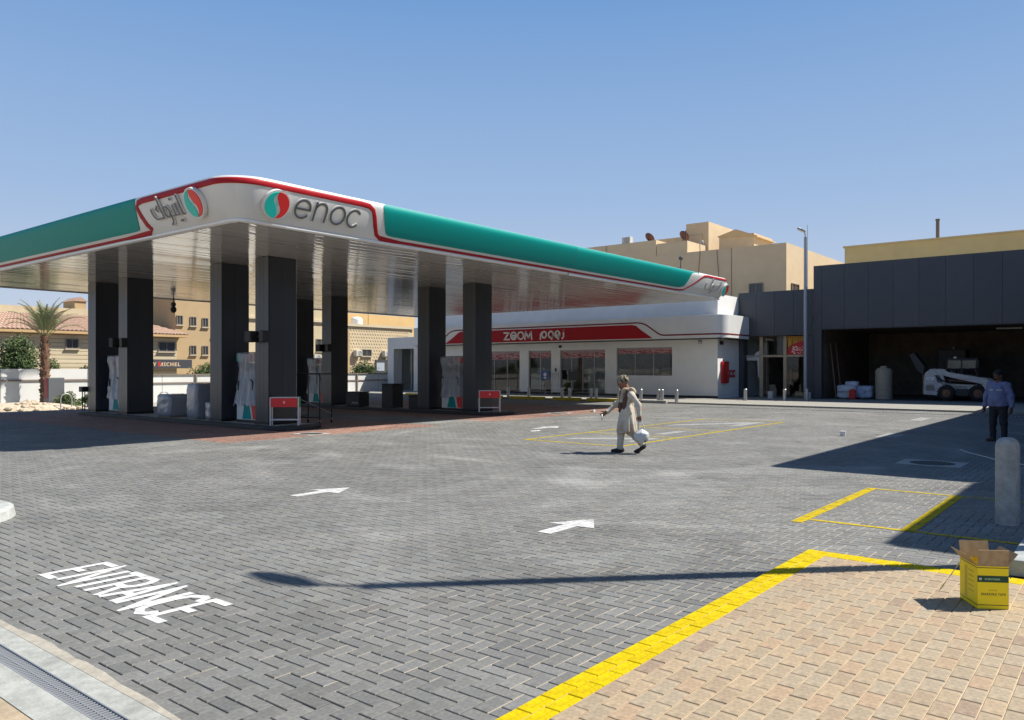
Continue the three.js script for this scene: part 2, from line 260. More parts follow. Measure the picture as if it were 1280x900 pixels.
{
  const A = (dx, dz, k = 1) => [[0, -.085], [.5, -.085], [.46, -.27], [.96, 0], [.53, .28], [.5, .085], [0, .085]].map(([x, z]) => [dx + x * k, dz + z * k]);
  const kind = o => { o.userData.kind = 'structure'; };
  const arrow = (x, z, k, label) => one('road_arrow', flat(A(x, z, k)), paintW, label, 'road marking', [0, 0, 0], 0, 'white arrows on the paving');
  arrow(6.55, -4.83, 1, 'white painted arrow in the middle of the grey paving, nearest to the yellow kerb line');
  arrow(6.36, -8.84, 1, 'white painted arrow on grey paving halfway towards the fuel canopy');
  arrow(17.8, -13.45, 1.25, 'faint far white arrow just behind the walking man');
  // ENTRANCE, rolled on with overspray
  const W = 1024, H = 288;
  const t = canvasTex(W, H, (c) => {
    c.fillStyle = '#000'; c.fillRect(0, 0, W, H);
    const G = { E: [[[.85, 0], [0, 0], [0, 1], [.85, 1]], [[0, .5], [.6, .5]]], N: [[[0, 0], [0, 1], [.85, 0], [.85, 1]]], T: [[[.42, 0], [.42, 1]], [[0, 1], [.9, 1]]], R: [[[0, 0], [0, 1], [.6, 1], [.8, .85], [.8, .65], [.6, .5], [0, .5]], [[.45, .5], [.85, 0]]], A: [[[0, 0], [.42, 1], [.85, 0]], [[.15, .36], [.7, .36]]], C: [[[.85, .8], [.7, .97], [.5, 1], [.15, .9], [0, .7], [0, .3], [.15, .1], [.5, 0], [.75, .06], [.85, .2]]] };
    const letters = 'ENTRANCE', pitch = (W - 60) / 8;
    for (const [w, a] of [[52, .02], [42, .04], [34, .07], [29, .95]]) {
      c.lineWidth = w; c.strokeStyle = `rgba(255,255,255,${a})`; c.lineCap = 'butt'; c.lineJoin = 'miter';
      [...letters].forEach((l, i) => { for (const p of G[l]) { c.beginPath(); p.forEach(([u, v], k) => { const x = 38 + i * pitch + u * pitch * .92, y = H - 34 - v * (H - 68); k ? c.lineTo(x, y) : c.moveTo(x, y); }); c.stroke(); } });
    }
    for (let j = 0; j < H; j += 1) for (let i = 0; i < W; i += 1) if (jointAt(2.885 + .32 - j / H * .64, -6.08 - 1.07 + i / W * 2.14)) { c.fillStyle = 'rgba(0,0,0,.3)'; c.fillRect(i, j, 1, 1); }
    for (let i = 0; i < 2600; i++) { c.fillStyle = `rgba(0,0,0,${.1 + .4 * rnd()})`; c.fillRect(rnd() * W, rnd() * H, 1 + rnd() * 3, 1 + rnd() * 3); }
  });
  t.colorSpace = THREE.NoColorSpace;
  const m = mat(.6, .6, .595, .8, { alphaMap: t, transparent: true });
  const g = plane(2.14, .64); g.rotateX(-Math.PI / 2).rotateY(-Math.PI / 2).translate(2.885, .004, -6.08);
  one('painted_word', g, m, 'word ENTRANCE painted in white capitals on the grey paving', 'road marking');
  const box1 = [stripe(8.78, 11.95, -3.05, -2.92), stripe(9.0, 11.85, -1.98, -1.84), stripe(11.86, 11.93, -2.92, .5), stripe(8.98, 9.06, -2.92, 1)];
  one('bay_marking', box1, paintY, 'yellow painted bay outline with thick cross line near the grey bollard', 'road marking');
  one('bay_marking', [stripe(14.9, 25, -11.6, -11.5), stripe(15, 25, -8.95, -8.85), stripe(14.9, 15, -11.5, -8.95), stripe(20.2, 20.3, -11.5, -8.95), stripe(24.9, 25, -11.5, -8.95), stripe(17.6, 17.7, -11.5, -8.95)], paintY, 'thin yellow painted grid of lines behind the walking man', 'road marking');
  const worn = mat(.42, .42, .41, .8, { map: grain, alphaMap: wear, transparent: true, opacity: .8 });
  const strokesOf = (lab, list) => { const t = thing('bay_marking', lab, 'road marking'); for (const g of list) part('paint_stroke', g, worn, t); };
  strokesOf('worn white painted strokes inside the thin yellow grid', [flat([[15.6, -10.9], [16.1, -10.9], [17.2, -9.5], [17.2, -9.15], [16.0, -9.15], [16.0, -9.4], [16.6, -9.4]]), flat([[21.2, -11.1], [21.9, -11.1], [24.4, -9.6], [24.4, -9.3], [22.4, -9.3], [22.4, -9.6], [23.4, -9.6]]), stripe(18.3, 19.6, -9.9, -9.6)]);
  strokesOf('white paint patches at the edge of the building shadow', [flat([[21, -5.2], [22.4, -5.2], [22.1, -4.7], [21, -4.7]]), flat([[28.5, -6], [30.4, -6], [30.0, -5.6], [28.4, -5.6]])]);
}
{ // manhole frames and covers
  const mk = (x, z, sx, sz, r, lab) => {
    const t = thing('manhole', lab, 'manhole', [x, 0, z]);
    const s = new THREE.Shape([[-sx, -sz], [sx, -sz], [sx, sz], [-sx, sz]].map(p => new THREE.Vector2(...p))); const h = new THREE.Path(); h.absarc(0, 0, r + .01, 0, Math.PI * 2, true); s.holes.push(h);
    part('surround', new THREE.ExtrudeGeometry(s, { depth: .014, bevelEnabled: false, curveSegments: 20 }).rotateX(-Math.PI / 2).translate(0, -.005, 0), M.concrete, t);
    const bars = []; for (let i = -4; i <= 4; i++) { const q = i * r / 4.6, w = Math.sqrt(r * r - q * q) * .97; bars.push(bx(-w, w, -.004, .0095, q - r * .05, q + r * .05)); }
    part('cover', [cyl(r, r, .012, 0, -.007, 0, 28), ...bars], M.dark, t);
  };
  mk(15.75, -2.93, .42, .52, .36, 'round drain cover in a pale square frame lying in the building shadow');
  mk(12.75, -16.95, .36, .36, .3, 'dark manhole cover in the red paving by the red and green stand');
  mk(24.6, -17.4, .4, .4, .33, 'dark manhole cover in the red paving beside the farther island');
}
{ // trench drain across the far end of the forecourt, pavement before the shop
  const d = struct('trench_drain', bx(32.9, 33.16, -.05, .0055, -16, 1.5), M.dark);
  const s = []; for (let z = -16; z < 1.4; z += .12) s.push(bx(32.92, 33.14, .006, .012, z, z + .05)); const q = part('grate_slat', s, M.galv, d); q.userData.kind = 'stuff';
  struct('shop_pavement', bx(35.01, 60, -.35, .07, -46, 2), mat(.31, .3, .27, .85, { map: mottle, bumpMap: bumpFine, bumpScale: .003 }));
  struct('far_apron', bx(-40, 35, -.34, -.25, -46, -35.06), mat(.40, .38, .33, .9, { map: mottle8 }));
  struct('road', bx(-60, 140, -.355, -.27, -60, -46.02), mat(.09, .088, .085, .9, { map: mottle8 }));
}
{ // concrete nose at the left edge, concrete footing at the right edge
  one('concrete_nose', [cyl(1.0, .98, .1, 0, 0, 0, 48), cyl(.98, .93, .02, 0, .1, 0, 48)], mat(.44, .46, .45, .8, { map: mottle }), 'pale rounded concrete island nose at the left edge of the paving', 'kerb', [2.6, 0, -10.62]);
  const t = thing('concrete_footing', 'grey concrete footing slab with a round bolt recess beside the yellow box', 'footing', [8.0, 0, -.33]);
  const sh = new THREE.Shape([[-.47, -.5], [.5, -.5], [.5, .5], [-.47, .5]].map(p => new THREE.Vector2(...p))); const h = new THREE.Path(); h.absarc(-.02, .1, .09, 0, Math.PI * 2, true); sh.holes.push(h);
  part('slab', new THREE.ExtrudeGeometry(sh, { depth: .11, bevelEnabled: true, bevelSize: .012, bevelThickness: .012, bevelSegments: 2 }).rotateX(-Math.PI / 2).translate(0, .03, 0), mat(.35, .38, .38, .8, { map: mottle }), t);
  part('recess', cyl(.088, .088, .02, -.02, .02, -.1, 20), M.dark, t);
}

// ---------- fuel canopy ----------
const canopy = thing('fuel_canopy', 'large flat fuel canopy with green and white fascia on dark columns', 'canopy');
const X0 = 9.5, X1 = 34.5, Z0 = -15.2, Z1 = -34.6, SOF = 4.9;
{
  const prof = new THREE.SplineCurve([[0, 4.955], [.14, 5.15], [.26, 5.38], [.345, 5.58], [.385, 5.72], [.375, 5.8], [.34, 5.85]].map(p => new THREE.Vector2(...p)));
  const PL = prof.getLength();
  const pr = h => { const p = prof.getPointAt(Math.max(0, Math.min(1, h))), t = prof.getTangentAt(Math.max(0, Math.min(1, h))); return { o: p.x, y: p.y, no: t.y, ny: -t.x }; };
  // point on the fascia. side L: s>0 along the front from the left corner, s<0 along the left end. side R mirrored at the right corner (s<0 front)
  function S(side, s, h, out = 0) {
    const p = pr(h), o = p.o + out * p.no, y = p.y + out * p.ny, r = .32 + .55 * h + (p.o < .3 && h > .8 ? 0 : 0);
    if (side === 'R') s = -s;
    const cx = X0 - o + r, cz = Z0 + o - r; let x, z;
    if (s >= r) { x = X0 - o + s; z = Z0 + o; } else if (s <= -r) { x = X0 - o; z = Z0 + o + s; } else { const a = (s / r + 1) / 2 * Math.PI / 2; x = cx - r * Math.cos(a); z = cz + r * Math.sin(a); }
    if (side === 'R') x = X0 + X1 - x;
    return V(x, y, z);
  }
  function sheet(rows, flip) { // grid of points -> geometry
    const P = []; for (let i = 0; i + 1 < rows.length; i++) for (let j = 0; j + 1 < rows[i].length; j++) { const a = rows[i][j], b = rows[i + 1][j], c = rows[i + 1][j + 1], d = rows[i][j + 1]; const t = flip ? [a, c, b, a, d, c] : [a, b, c, a, c, d]; for (const v of t) P.push(v.x, v.y, v.z); }
    const g = new THREE.BufferGeometry(); g.setAttribute('position', new THREE.Float32BufferAttribute(P, 3)); const m = mergeVertices(g, 1e-4); m.computeVertexNormals(); return m;
  }
  const hs = Array.from({ length: 25 }, (_, i) => i / 24);
  const mid = (X1 - X0) / 2;
  const sL = [-(Z0 - Z1), -15, -10, -6, -4, -3, -2, ...Array.from({ length: 25 }, (_, i) => -1.3 + i * 2.6 / 24), 2, 4, 8];
  const body = part('fascia_body', [
    sheet([...sL.map(s => hs.map(h => S('L', s, h))), hs.map(h => S('L', mid + pr(h).o, h))]),
    sheet([hs.map(h => S('R', -(mid + pr(h).o), h)), ...sL.map(s => -s).reverse().map(s => hs.map(h => S('R', s, h)))]),
  ], M.whitePaint, canopy);
  // ribbon with own thickness that follows the fascia
  function ribbon(side, path, w, out = .014) {
    const pts = []; for (let i = 0; i + 1 < path.length; i++) { const [a, b] = [path[i], path[i + 1]], n = Math.max(1, Math.ceil(Math.hypot(b[0] - a[0], b[1] - a[1]) / (Math.abs(a[0]) < 2.2 && Math.abs(b[0]) < 2.2 ? .1 : .5))); for (let k = 0; k < n; k++) pts.push([a[0] + (b[0] - a[0]) * k / n, a[1] + (b[1] - a[1]) * k / n, (a[2] ?? w) + ((b[2] ?? w) - (a[2] ?? w)) * k / n]); } const e = path[path.length - 1]; pts.push([e[0], e[1], e[2] ?? w]);
    const rows = pts.map((p, i) => {
      const a = pts[Math.max(0, i - 1)], b = pts[Math.min(pts.length - 1, i + 1)]; let dx = b[0] - a[0], dy = (b[1] - a[1]) * PL; const l = Math.hypot(dx, dy); dx /= l; dy /= l;
      const q = (k, o) => S(side, p[0] - dy * k * p[2] / 2, p[1] + dx * k * p[2] / 2 / PL, o);
      return [q(-1, -.004), q(-1, out), q(-.33, out), q(.33, out), q(1, out), q(1, -.004)];
    });
    return sheet(rows);
  }
  const smooth = (pts, n = 40) => new THREE.CatmullRomCurve3(pts.map(p => V(p[0], p[1], 0)), false, 'catmullrom', .3).getPoints(n).map(p => [p.x, p.y]);
  const lo = .075, hi = .86;
  const LP = [[-19.4, lo, .07], [-5, lo, .07], ...[[-4.1, lo], [-3.75, lo + .01], [-3.62, lo + .09], [-3.8, .3], [-4.0, .55], [-4.12, .74], [-4.05, .83], [-3.85, hi]].map(p => [...p, .135]), [-2, hi, .125], [0, hi, .125], [2, hi, .125], ...[[3.55, hi], [3.78, .84], [3.9, .76], [3.93, .6], [3.94, .35], [3.96, .17], [4.05, .1], [4.3, lo]].map(p => [...p, .13]), [4.8, lo, .07], [mid + .1, lo, .07]];
  part('red_stripe', ribbon('L', LP, .08), M.red, canopy);
  part('red_stripe', ribbon('R', [[-(mid + .1), lo, .06], [-4.9, lo, .06], [-4.4, lo + .01, .07], [-4.1, .13, .08], [-3.3, .72, .09], [-3.05, .86, .09], [-2.7, .9, .09], [-1, .9, .09], [0, .9, .09], [1, .9, .09], [2.6, .9, .09]], .08), M.red, canopy);
  function panel(side, lower, m, name, top = .985) { // between a lower curve (s,h) and the top
    const rows = lower.map(([s, h, t]) => { const r = []; for (let k = 0; k <= 16; k++) { const hh = h + ((t ?? top) - h) * k / 16; r.push(S(side, Math.abs(s) === mid ? s + Math.sign(s) * pr(hh).o : s, hh, .008)); } return r; });
    part(name, sheet(rows), m, canopy);
  }
  const gl = .19;
  panel('L', [[4.24, .86, .93], [4.25, .5, .95], [4.26, .3, .96], [4.29, .23, .985], [4.36, gl + .01], [4.5, gl], [8, gl], [mid, gl]], M.green, 'green_panel');
  panel('R', [[-mid, gl], [-8, gl], [-5.0, gl], [-4.6, gl + .02], [-4.35, .3], [-3.55, .92], [-3.48, .975]], M.green, 'green_panel');
  panel('L', [[-19.4, gl], [-10, gl], [-4.35, gl], [-4.2, gl + .015], [-4.18, .25], [-4.45, .62], [-4.55, .9], [-4.56, .98]], M.green, 'green_panel');
  // bottom lip, roof deck
  const lipPath = (o, y) => [...sL.map(s => { const p = S('L', s, 0); return p; })];
  const lip = []; for (const side of ['L', 'R']) { const ss = side === 'L' ? [...sL, mid] : [-mid, ...sL.map(s => -s).reverse()]; lip.push(sheet(ss.map(s => { const r = []; for (const [out, dy] of [[-.12, -.055], [.03, -.055], [.035, .01], [-.02, .012]]) { const p = S(side, s, 0, 0), q = S(side, s, 0, .5); const n = V(q.x - p.x, 0, q.z - p.z).normalize(); r.push(p.clone().addScaledVector(n, out).add(V(0, dy, 0))); } return r; }))); }
  part('bottom_lip', lip, mat(.78, .78, .77, .3), canopy);
  part('roof_deck', bx(X0 + .25, X1 - .25, 5.62, 5.74, Z1 + .05, Z0 - .25), M.white, canopy);
  part('unseen_link_roof', bx(X1 - .2, 38.7, 5.5, 5.66, Z1 - 5.6, -18.4), M.white, canopy);  // unseen roof added to limit sky light on the shop, depth tuned for brightness
  part('rear_fascia', bx(X0 + .2, X1 - .2, 4.86, 5.8, Z1 - .02, Z1 + .06), M.whitePaint, canopy);
  // soffit of long glossy strips, each a little out of true
  const P = [], n = 97, w = (Z0 - Z1 - .2) / n, xs = Array.from({ length: 61 }, (_, i) => X0 + .1 + (X1 - X0 - .2) * i / 60);
  for (let i = 0; i < n; i++) {
    const za = Z1 + .1 + i * w + .0008, zb = za + w - .0016, t0 = rr(-.0034, .0034) * rnd(), ph = rr(0, 9);
    const yy = (x, k) => SOF + k * (t0 + .0024 * nz(x * .55, i * 3.3, ph)) + .002 * nz(x * .8, i * 1.7, 3 + ph);
    const zs = [[za, -1, .0018], [za + .005, -1, 0], [(za + zb) / 2, 0, -.0012], [zb - .005, 1, 0], [zb, 1, .0018]];
    for (let k = 0; k + 1 < xs.length; k++) for (let q = 0; q < 4; q++) {
      const c = (x, s) => [x, yy(x, s[1]) + s[2], s[0]]; const a = c(xs[k], zs[q]), b = c(xs[k + 1], zs[q]), d = c(xs[k + 1], zs[q + 1]), e = c(xs[k], zs[q + 1]);
      P.push(...a, ...b, ...d, ...a, ...d, ...e);
    }
  }
  const sg = new THREE.BufferGeometry(); sg.setAttribute('position', new THREE.Float32BufferAttribute(P, 3)); const sm = mergeVertices(sg, 1e-5); sm.computeVertexNormals();
  const so = part('soffit_strip', sm, mat(.82, .795, .755, .07, { ior: 2.0, metalness: .38 }), canopy); so.userData.kind = 'stuff';
  part('soffit_backing', bx(X0 + .1, X1 - .1, SOF + .02, SOF + .05, Z1 + .08, Z0 - .08), M.dark, canopy);

  // signs: basis on the leaning fascia
  function mount(name, side, s, h, parent = canopy) {
    const g = new THREE.Group(); g.name = name; const p = S(side, s, h, .01), a = S(side, s - .05, h, .01), b = S(side, s + .05, h, .01), u = S(side, s, h + .05, .01);
    const X = b.clone().sub(a).normalize(), Yv = u.clone().sub(p); Yv.addScaledVector(X, -Yv.dot(X)).normalize(); const Zv = X.clone().cross(Yv);
    g.quaternion.setFromRotationMatrix(new THREE.Matrix4().makeBasis(X, Yv, Zv)); g.position.copy(p); parent.add(g); return g;
  }
  const sPts = (w) => Array.from({ length: 17 }, (_, i) => { const t = i / 16 * 2 - 1; return [w * Math.sin(t * Math.PI * .9), t]; });
  function disc(g, R) {
    part('sign_base', new THREE.CylinderGeometry(R * 1.13, R * 1.13, .09, 36).rotateX(Math.PI / 2).translate(0, 0, .045), M.whitePaint, g);
    const half = (sgn, gap) => { const p = []; for (let i = 0; i <= 24; i++) { const t = -1 + i / 12, y = t * R; const xe = Math.sqrt(Math.max(0, R * R - y * y)); let xi = (sgn < 0 ? -gap : gap) * R * (1 - t * t) + .24 * R * Math.sin(-t * Math.PI * .95); xi = Math.max(-xe, Math.min(xe, xi)); p.push([xe * sgn, xi, y]); } return ext([...p.map(q => [q[0], q[2]]), ...p.slice().reverse().map(q => [q[1], q[2]])], .02).translate(0, 0, .088); };
    part('green_half', half(-1, .2), M.teal, g); part('red_half', half(1, .2), M.redLogo, g);
    part('flame', ext([[-.02 * R, .62 * R], [.1 * R, .3 * R], [.04 * R, .02 * R], [-.12 * R, -.3 * R], [-.16 * R, .1 * R]], .014).translate(0, 0, .088), mat(.25, .6, .62, .4), g);
  }
  function letters(g, paths, w, lab) { part('letter', strokes(paths, w * 1.9, .03), M.whitePaint, g); part('letter', strokes(paths, w, .045), M.letter, g, lab); }
  const D1 = mount('logo_disc', 'L', 1.02, .47); disc(D1, .30);
  const T1 = mount('lettering', 'L', 1.42, .27); // enoc
  const k = .21;
  letters(T1, [[...arc(.22, k, .2, k, -40, -320, 22), ...arc(.22, k, .2, k, 40, 0, 4), [.03, k]]], .045);
  letters(T1, [[[.56, 0], [.56, .42]], [[.56, .3], ...arc(.72, .26, .16, .16, 160, 0, 8), [.88, 0]]], .045);
  letters(T1, [arc(1.22, k, .2, k, 0, 360, 24)], .045);
  letters(T1, [arc(1.7, k, .19, k, 45, 315, 20)], .045);
  const D2 = mount('logo_disc', 'L', -1.42, .52); disc(D2, .31);
  const T2 = mount('lettering', 'L', -3.3, .31); T2.scale.set(.88, .95, 1); // Arabic form, right to left: alef, yeh, noon, waw, kaf
  letters(T2, [[[1.5, .06], [1.5, .5]], [[1.5, .06], [1.5, .06]]], .045);
  letters(T2, [[[1.33, .32], [1.33, .06], [.98, .06]], [[1.14, .3], [1.14, .06]], [[1.27, -.1], [1.27, -.09]], [[1.36, -.1], [1.36, -.09]], [[1.14, .46], [1.14, .45]]], .045);
  letters(T2, [[...arc(.78, .18, .13, .13, 0, 360, 14), [.91, .1], ...arc(.76, .02, .15, .16, 20, -85, 6)]], .045);
  letters(T2, [[[.53, .56], [.53, .06], [.2, .06], ...arc(.2, .25, .16, .19, -90, -200, 7)], [[.4, .36], [.3, .3], [.38, .24]]], .045);
  const D3 = mount('logo_disc', 'R', -.55, .46); disc(D3, .27);
  const T3 = mount('lettering', 'R', -2.5, .3);
  for (const p of [[[[1.5, .06], [1.5, .5]]], [[[1.33, .32], [1.33, .06], [.98, .06]], [[1.14, .3], [1.14, .06]]], [[...arc(.78, .18, .13, .13, 0, 360, 14), [.91, .1], [.76, -.12]]], [[[.53, .56], [.53, .06], [.2, .06], ...arc(.2, .25, .16, .19, -90, -200, 6)]]]) { const q = p.map(l => l.map(([x, y]) => [x * .95, y * .95])); part('letter', strokes(q, .09, .03), M.whitePaint, T3); part('letter', strokes(q, .045, .045), mat(.42, .43, .43, .4), T3); }
}
// columns clad in dark panels
const colZ = [-19.2, -21.6, -27.6, -30.05], colX = [12.98, 21.82];
{
  const proto = new THREE.Group(); proto.name = 'column';
  const w = .92, d = .64; // x extent, z extent (towards -z)
  part('core', bx(.02, w - .02, .12, SOF, -d + .02, -.02), M.black, proto);
  for (let i = 0; i < 3; i++) { const a = -d + i * d / 3 + .003, b = a + d / 3 - .006; part('cladding', bx(-.005, .03, .13, SOF - .01, a, b), i % 2 ? M.clad2 : M.clad, proto); part('cladding', bx(w - .03, w + .005, .13, SOF - .01, a, b), M.clad, proto); }
  for (let i = 0; i < 2; i++) { const a = .032 + i * (w - .064) / 2 + .002, b = a + (w - .064) / 2 - .004; part('cladding', bx(a, b, .13, SOF - .01, -.03, .004), i ? M.clad : M.clad2, proto); part('cladding', bx(a, b, .13, SOF - .01, -d - .004, -d + .03), M.clad, proto); }
  part('skirt', bx(-.02, w + .02, .12, .2, -d - .02, .02), M.blackMetal, proto);
  for (const x of colX) for (const z of colZ) { const c = proto.clone(); c.name = 'column'; c.position.set(x, 0, z); canopy.add(c); }
}
// fuelling islands
const islands = islandRects.map((r, i) => {
  const [a, b, c, d] = r, R = .85, s = new THREE.Shape(); s.moveTo(a + R, -d); s.lineTo(b - R, -d); s.absarc(b - R, -d + R, R, -Math.PI / 2, 0, false); s.lineTo(b, -c - R); s.absarc(b - R, -c - R, R, 0, Math.PI / 2, false); s.lineTo(a + R, -c); s.absarc(a + R, -c - R, R, Math.PI / 2, Math.PI, false); s.lineTo(a, -d + R); s.absarc(a + R, -d + R, R, Math.PI, Math.PI * 1.5, false);
  const t = thing('fuelling_island', i ? 'farther black kerbed fuelling island under the canopy, closer to the shop' : 'nearer black kerbed fuelling island under the canopy by the wrapped pallets', 'island');
  part('kerb', new THREE.ExtrudeGeometry(s, { depth: .09, bevelEnabled: true, bevelSize: .012, bevelThickness: .012, bevelSegments: 2, curveSegments: 14 }).rotateX(-Math.PI / 2).translate(0, .012, 0), mat(.03, .03, .031, .6, { map: grain }), t);
  part('top', bx(a + .25, b - .25, .1, .119, c + .5, d - .5), mat(.34, .33, .31, .8, { map: mottle }), t); return t;
});
// fuel dispensers in plastic wrap
{
  const film = mat(.62, .64, .68, .28, { transmission: .66, thickness: 0, side: THREE.DoubleSide });
  const make = (seedOff, lab, pos) => {
    const t = thing('fuel_dispenser', lab, 'fuel pump', pos, 0, 'wrapped fuel dispensers');
    part('base', [bx(0, .62, 0, .08, -1.15, 0)], M.blackMetal, t);
    part('plinth_panel', bx(.02, .6, .08, .62, -1.12, -.03), M.whitePaint, t);
    part('green_swoosh', ext([[.28, .1], [.74, .1], [.6, .6], [.4, .6]], .008).rotateY(-Math.PI / 2).translate(.018, 0, -1.1), M.green, t);
    part('red_swoosh', ext([[.82, .1], [1.06, .1], [1.06, .6], [.72, .6]], .008).rotateY(-Math.PI / 2).translate(.018, 0, -1.1), M.redLogo, t);
    part('cabinet', rbx(.06, .56, .62, 1.75, -1.1, -.05, .03), mat(.18, .185, .19, .5), t);
    part('display', bx(.035, .065, 1.2, 1.6, -.95, -.25), mat(.02, .02, .025, .2), t);
    part('green_cap', rbx(.0, .62, 1.8, 2.02, -1.14, -.66, .03), M.green, t); part('red_cap', rbx(.0, .62, 1.8, 2.02, -.655, 0, .03), M.redLogo, t);
    for (const z of [-.95, -.2]) part('nozzle', [rod([-.04, .95, z], [-.04, 1.2, z], .025), rod([-.04, 1.2, z], [-.1, 1.28, z - .05], .018)], M.black, t);
    // loose film, gathered and flared
    const N = 90, rows = []; for (let j = 0; j <= 30; j++) { const y = .5 + j * 1.56 / 30, u = j / 30, row = []; const wv = .05 + .06 * Math.pow(Math.abs(u - .62) * 1.6, 1.5);
      for (let i = 0; i <= N; i++) { const a = (i % N) / N * 2 * Math.PI, c = Math.cos(a), s = Math.sin(a), e = 5; const q = Math.pow(Math.pow(Math.abs(c), e) + Math.pow(Math.abs(s), e), -1 / e); const f = nz(c * 5 + s * 3, y * .7, seedOff) * .07 + nz(c * 11, s * 11 + y * .5, seedOff + 3) * .035 + .02 * nz(c * 20 + y * 6, s * 20, seedOff); const k = 1 + (u < .3 ? (.3 - u) * .35 : 0) - .1 * Math.exp(-Math.pow((u - .62) / .18, 2)); row.push(V(.31 + c * q * (.37 * k + f), y + .03 * nz(c * 4, s * 4, seedOff) * (u < .1 ? 3 : .3), -.575 + s * q * (.62 * k + f * 1.2))); } rows.push(row); }
    rows.push(rows[30].map(p => V(.31 + (p.x - .31) * .05, 2.09, -.575 + (p.z + .575) * .05)));
    const P = []; for (let j = 0; j + 1 < rows.length; j++) for (let i = 0; i < N; i++) for (const v of [rows[j][i], rows[j][i + 1], rows[j + 1][i + 1], rows[j][i], rows[j + 1][i + 1], rows[j + 1][i]]) P.push(v.x, v.y, v.z);
    const g = new THREE.BufferGeometry(); g.setAttribute('position', new THREE.Float32BufferAttribute(P, 3)); const m = mergeVertices(g, 1e-4); m.computeVertexNormals(); part('plastic_wrap', m, film, t);
    return t;
  };
  make(1, 'plastic wrapped fuel dispenser at the near end of the nearer island', [13.2, .12, -20.05]);
  make(4, 'plastic wrapped fuel dispenser at the far left end of the nearer island', [13.2, .12, -28.4]);
  make(7, 'plastic wrapped fuel dispenser next to the red stand by the shop', [22.05, .12, -20.05]);
  make(11, 'plastic wrapped fuel dispenser far back behind the black trolley frame', [22.05, .12, -28.4]);
}

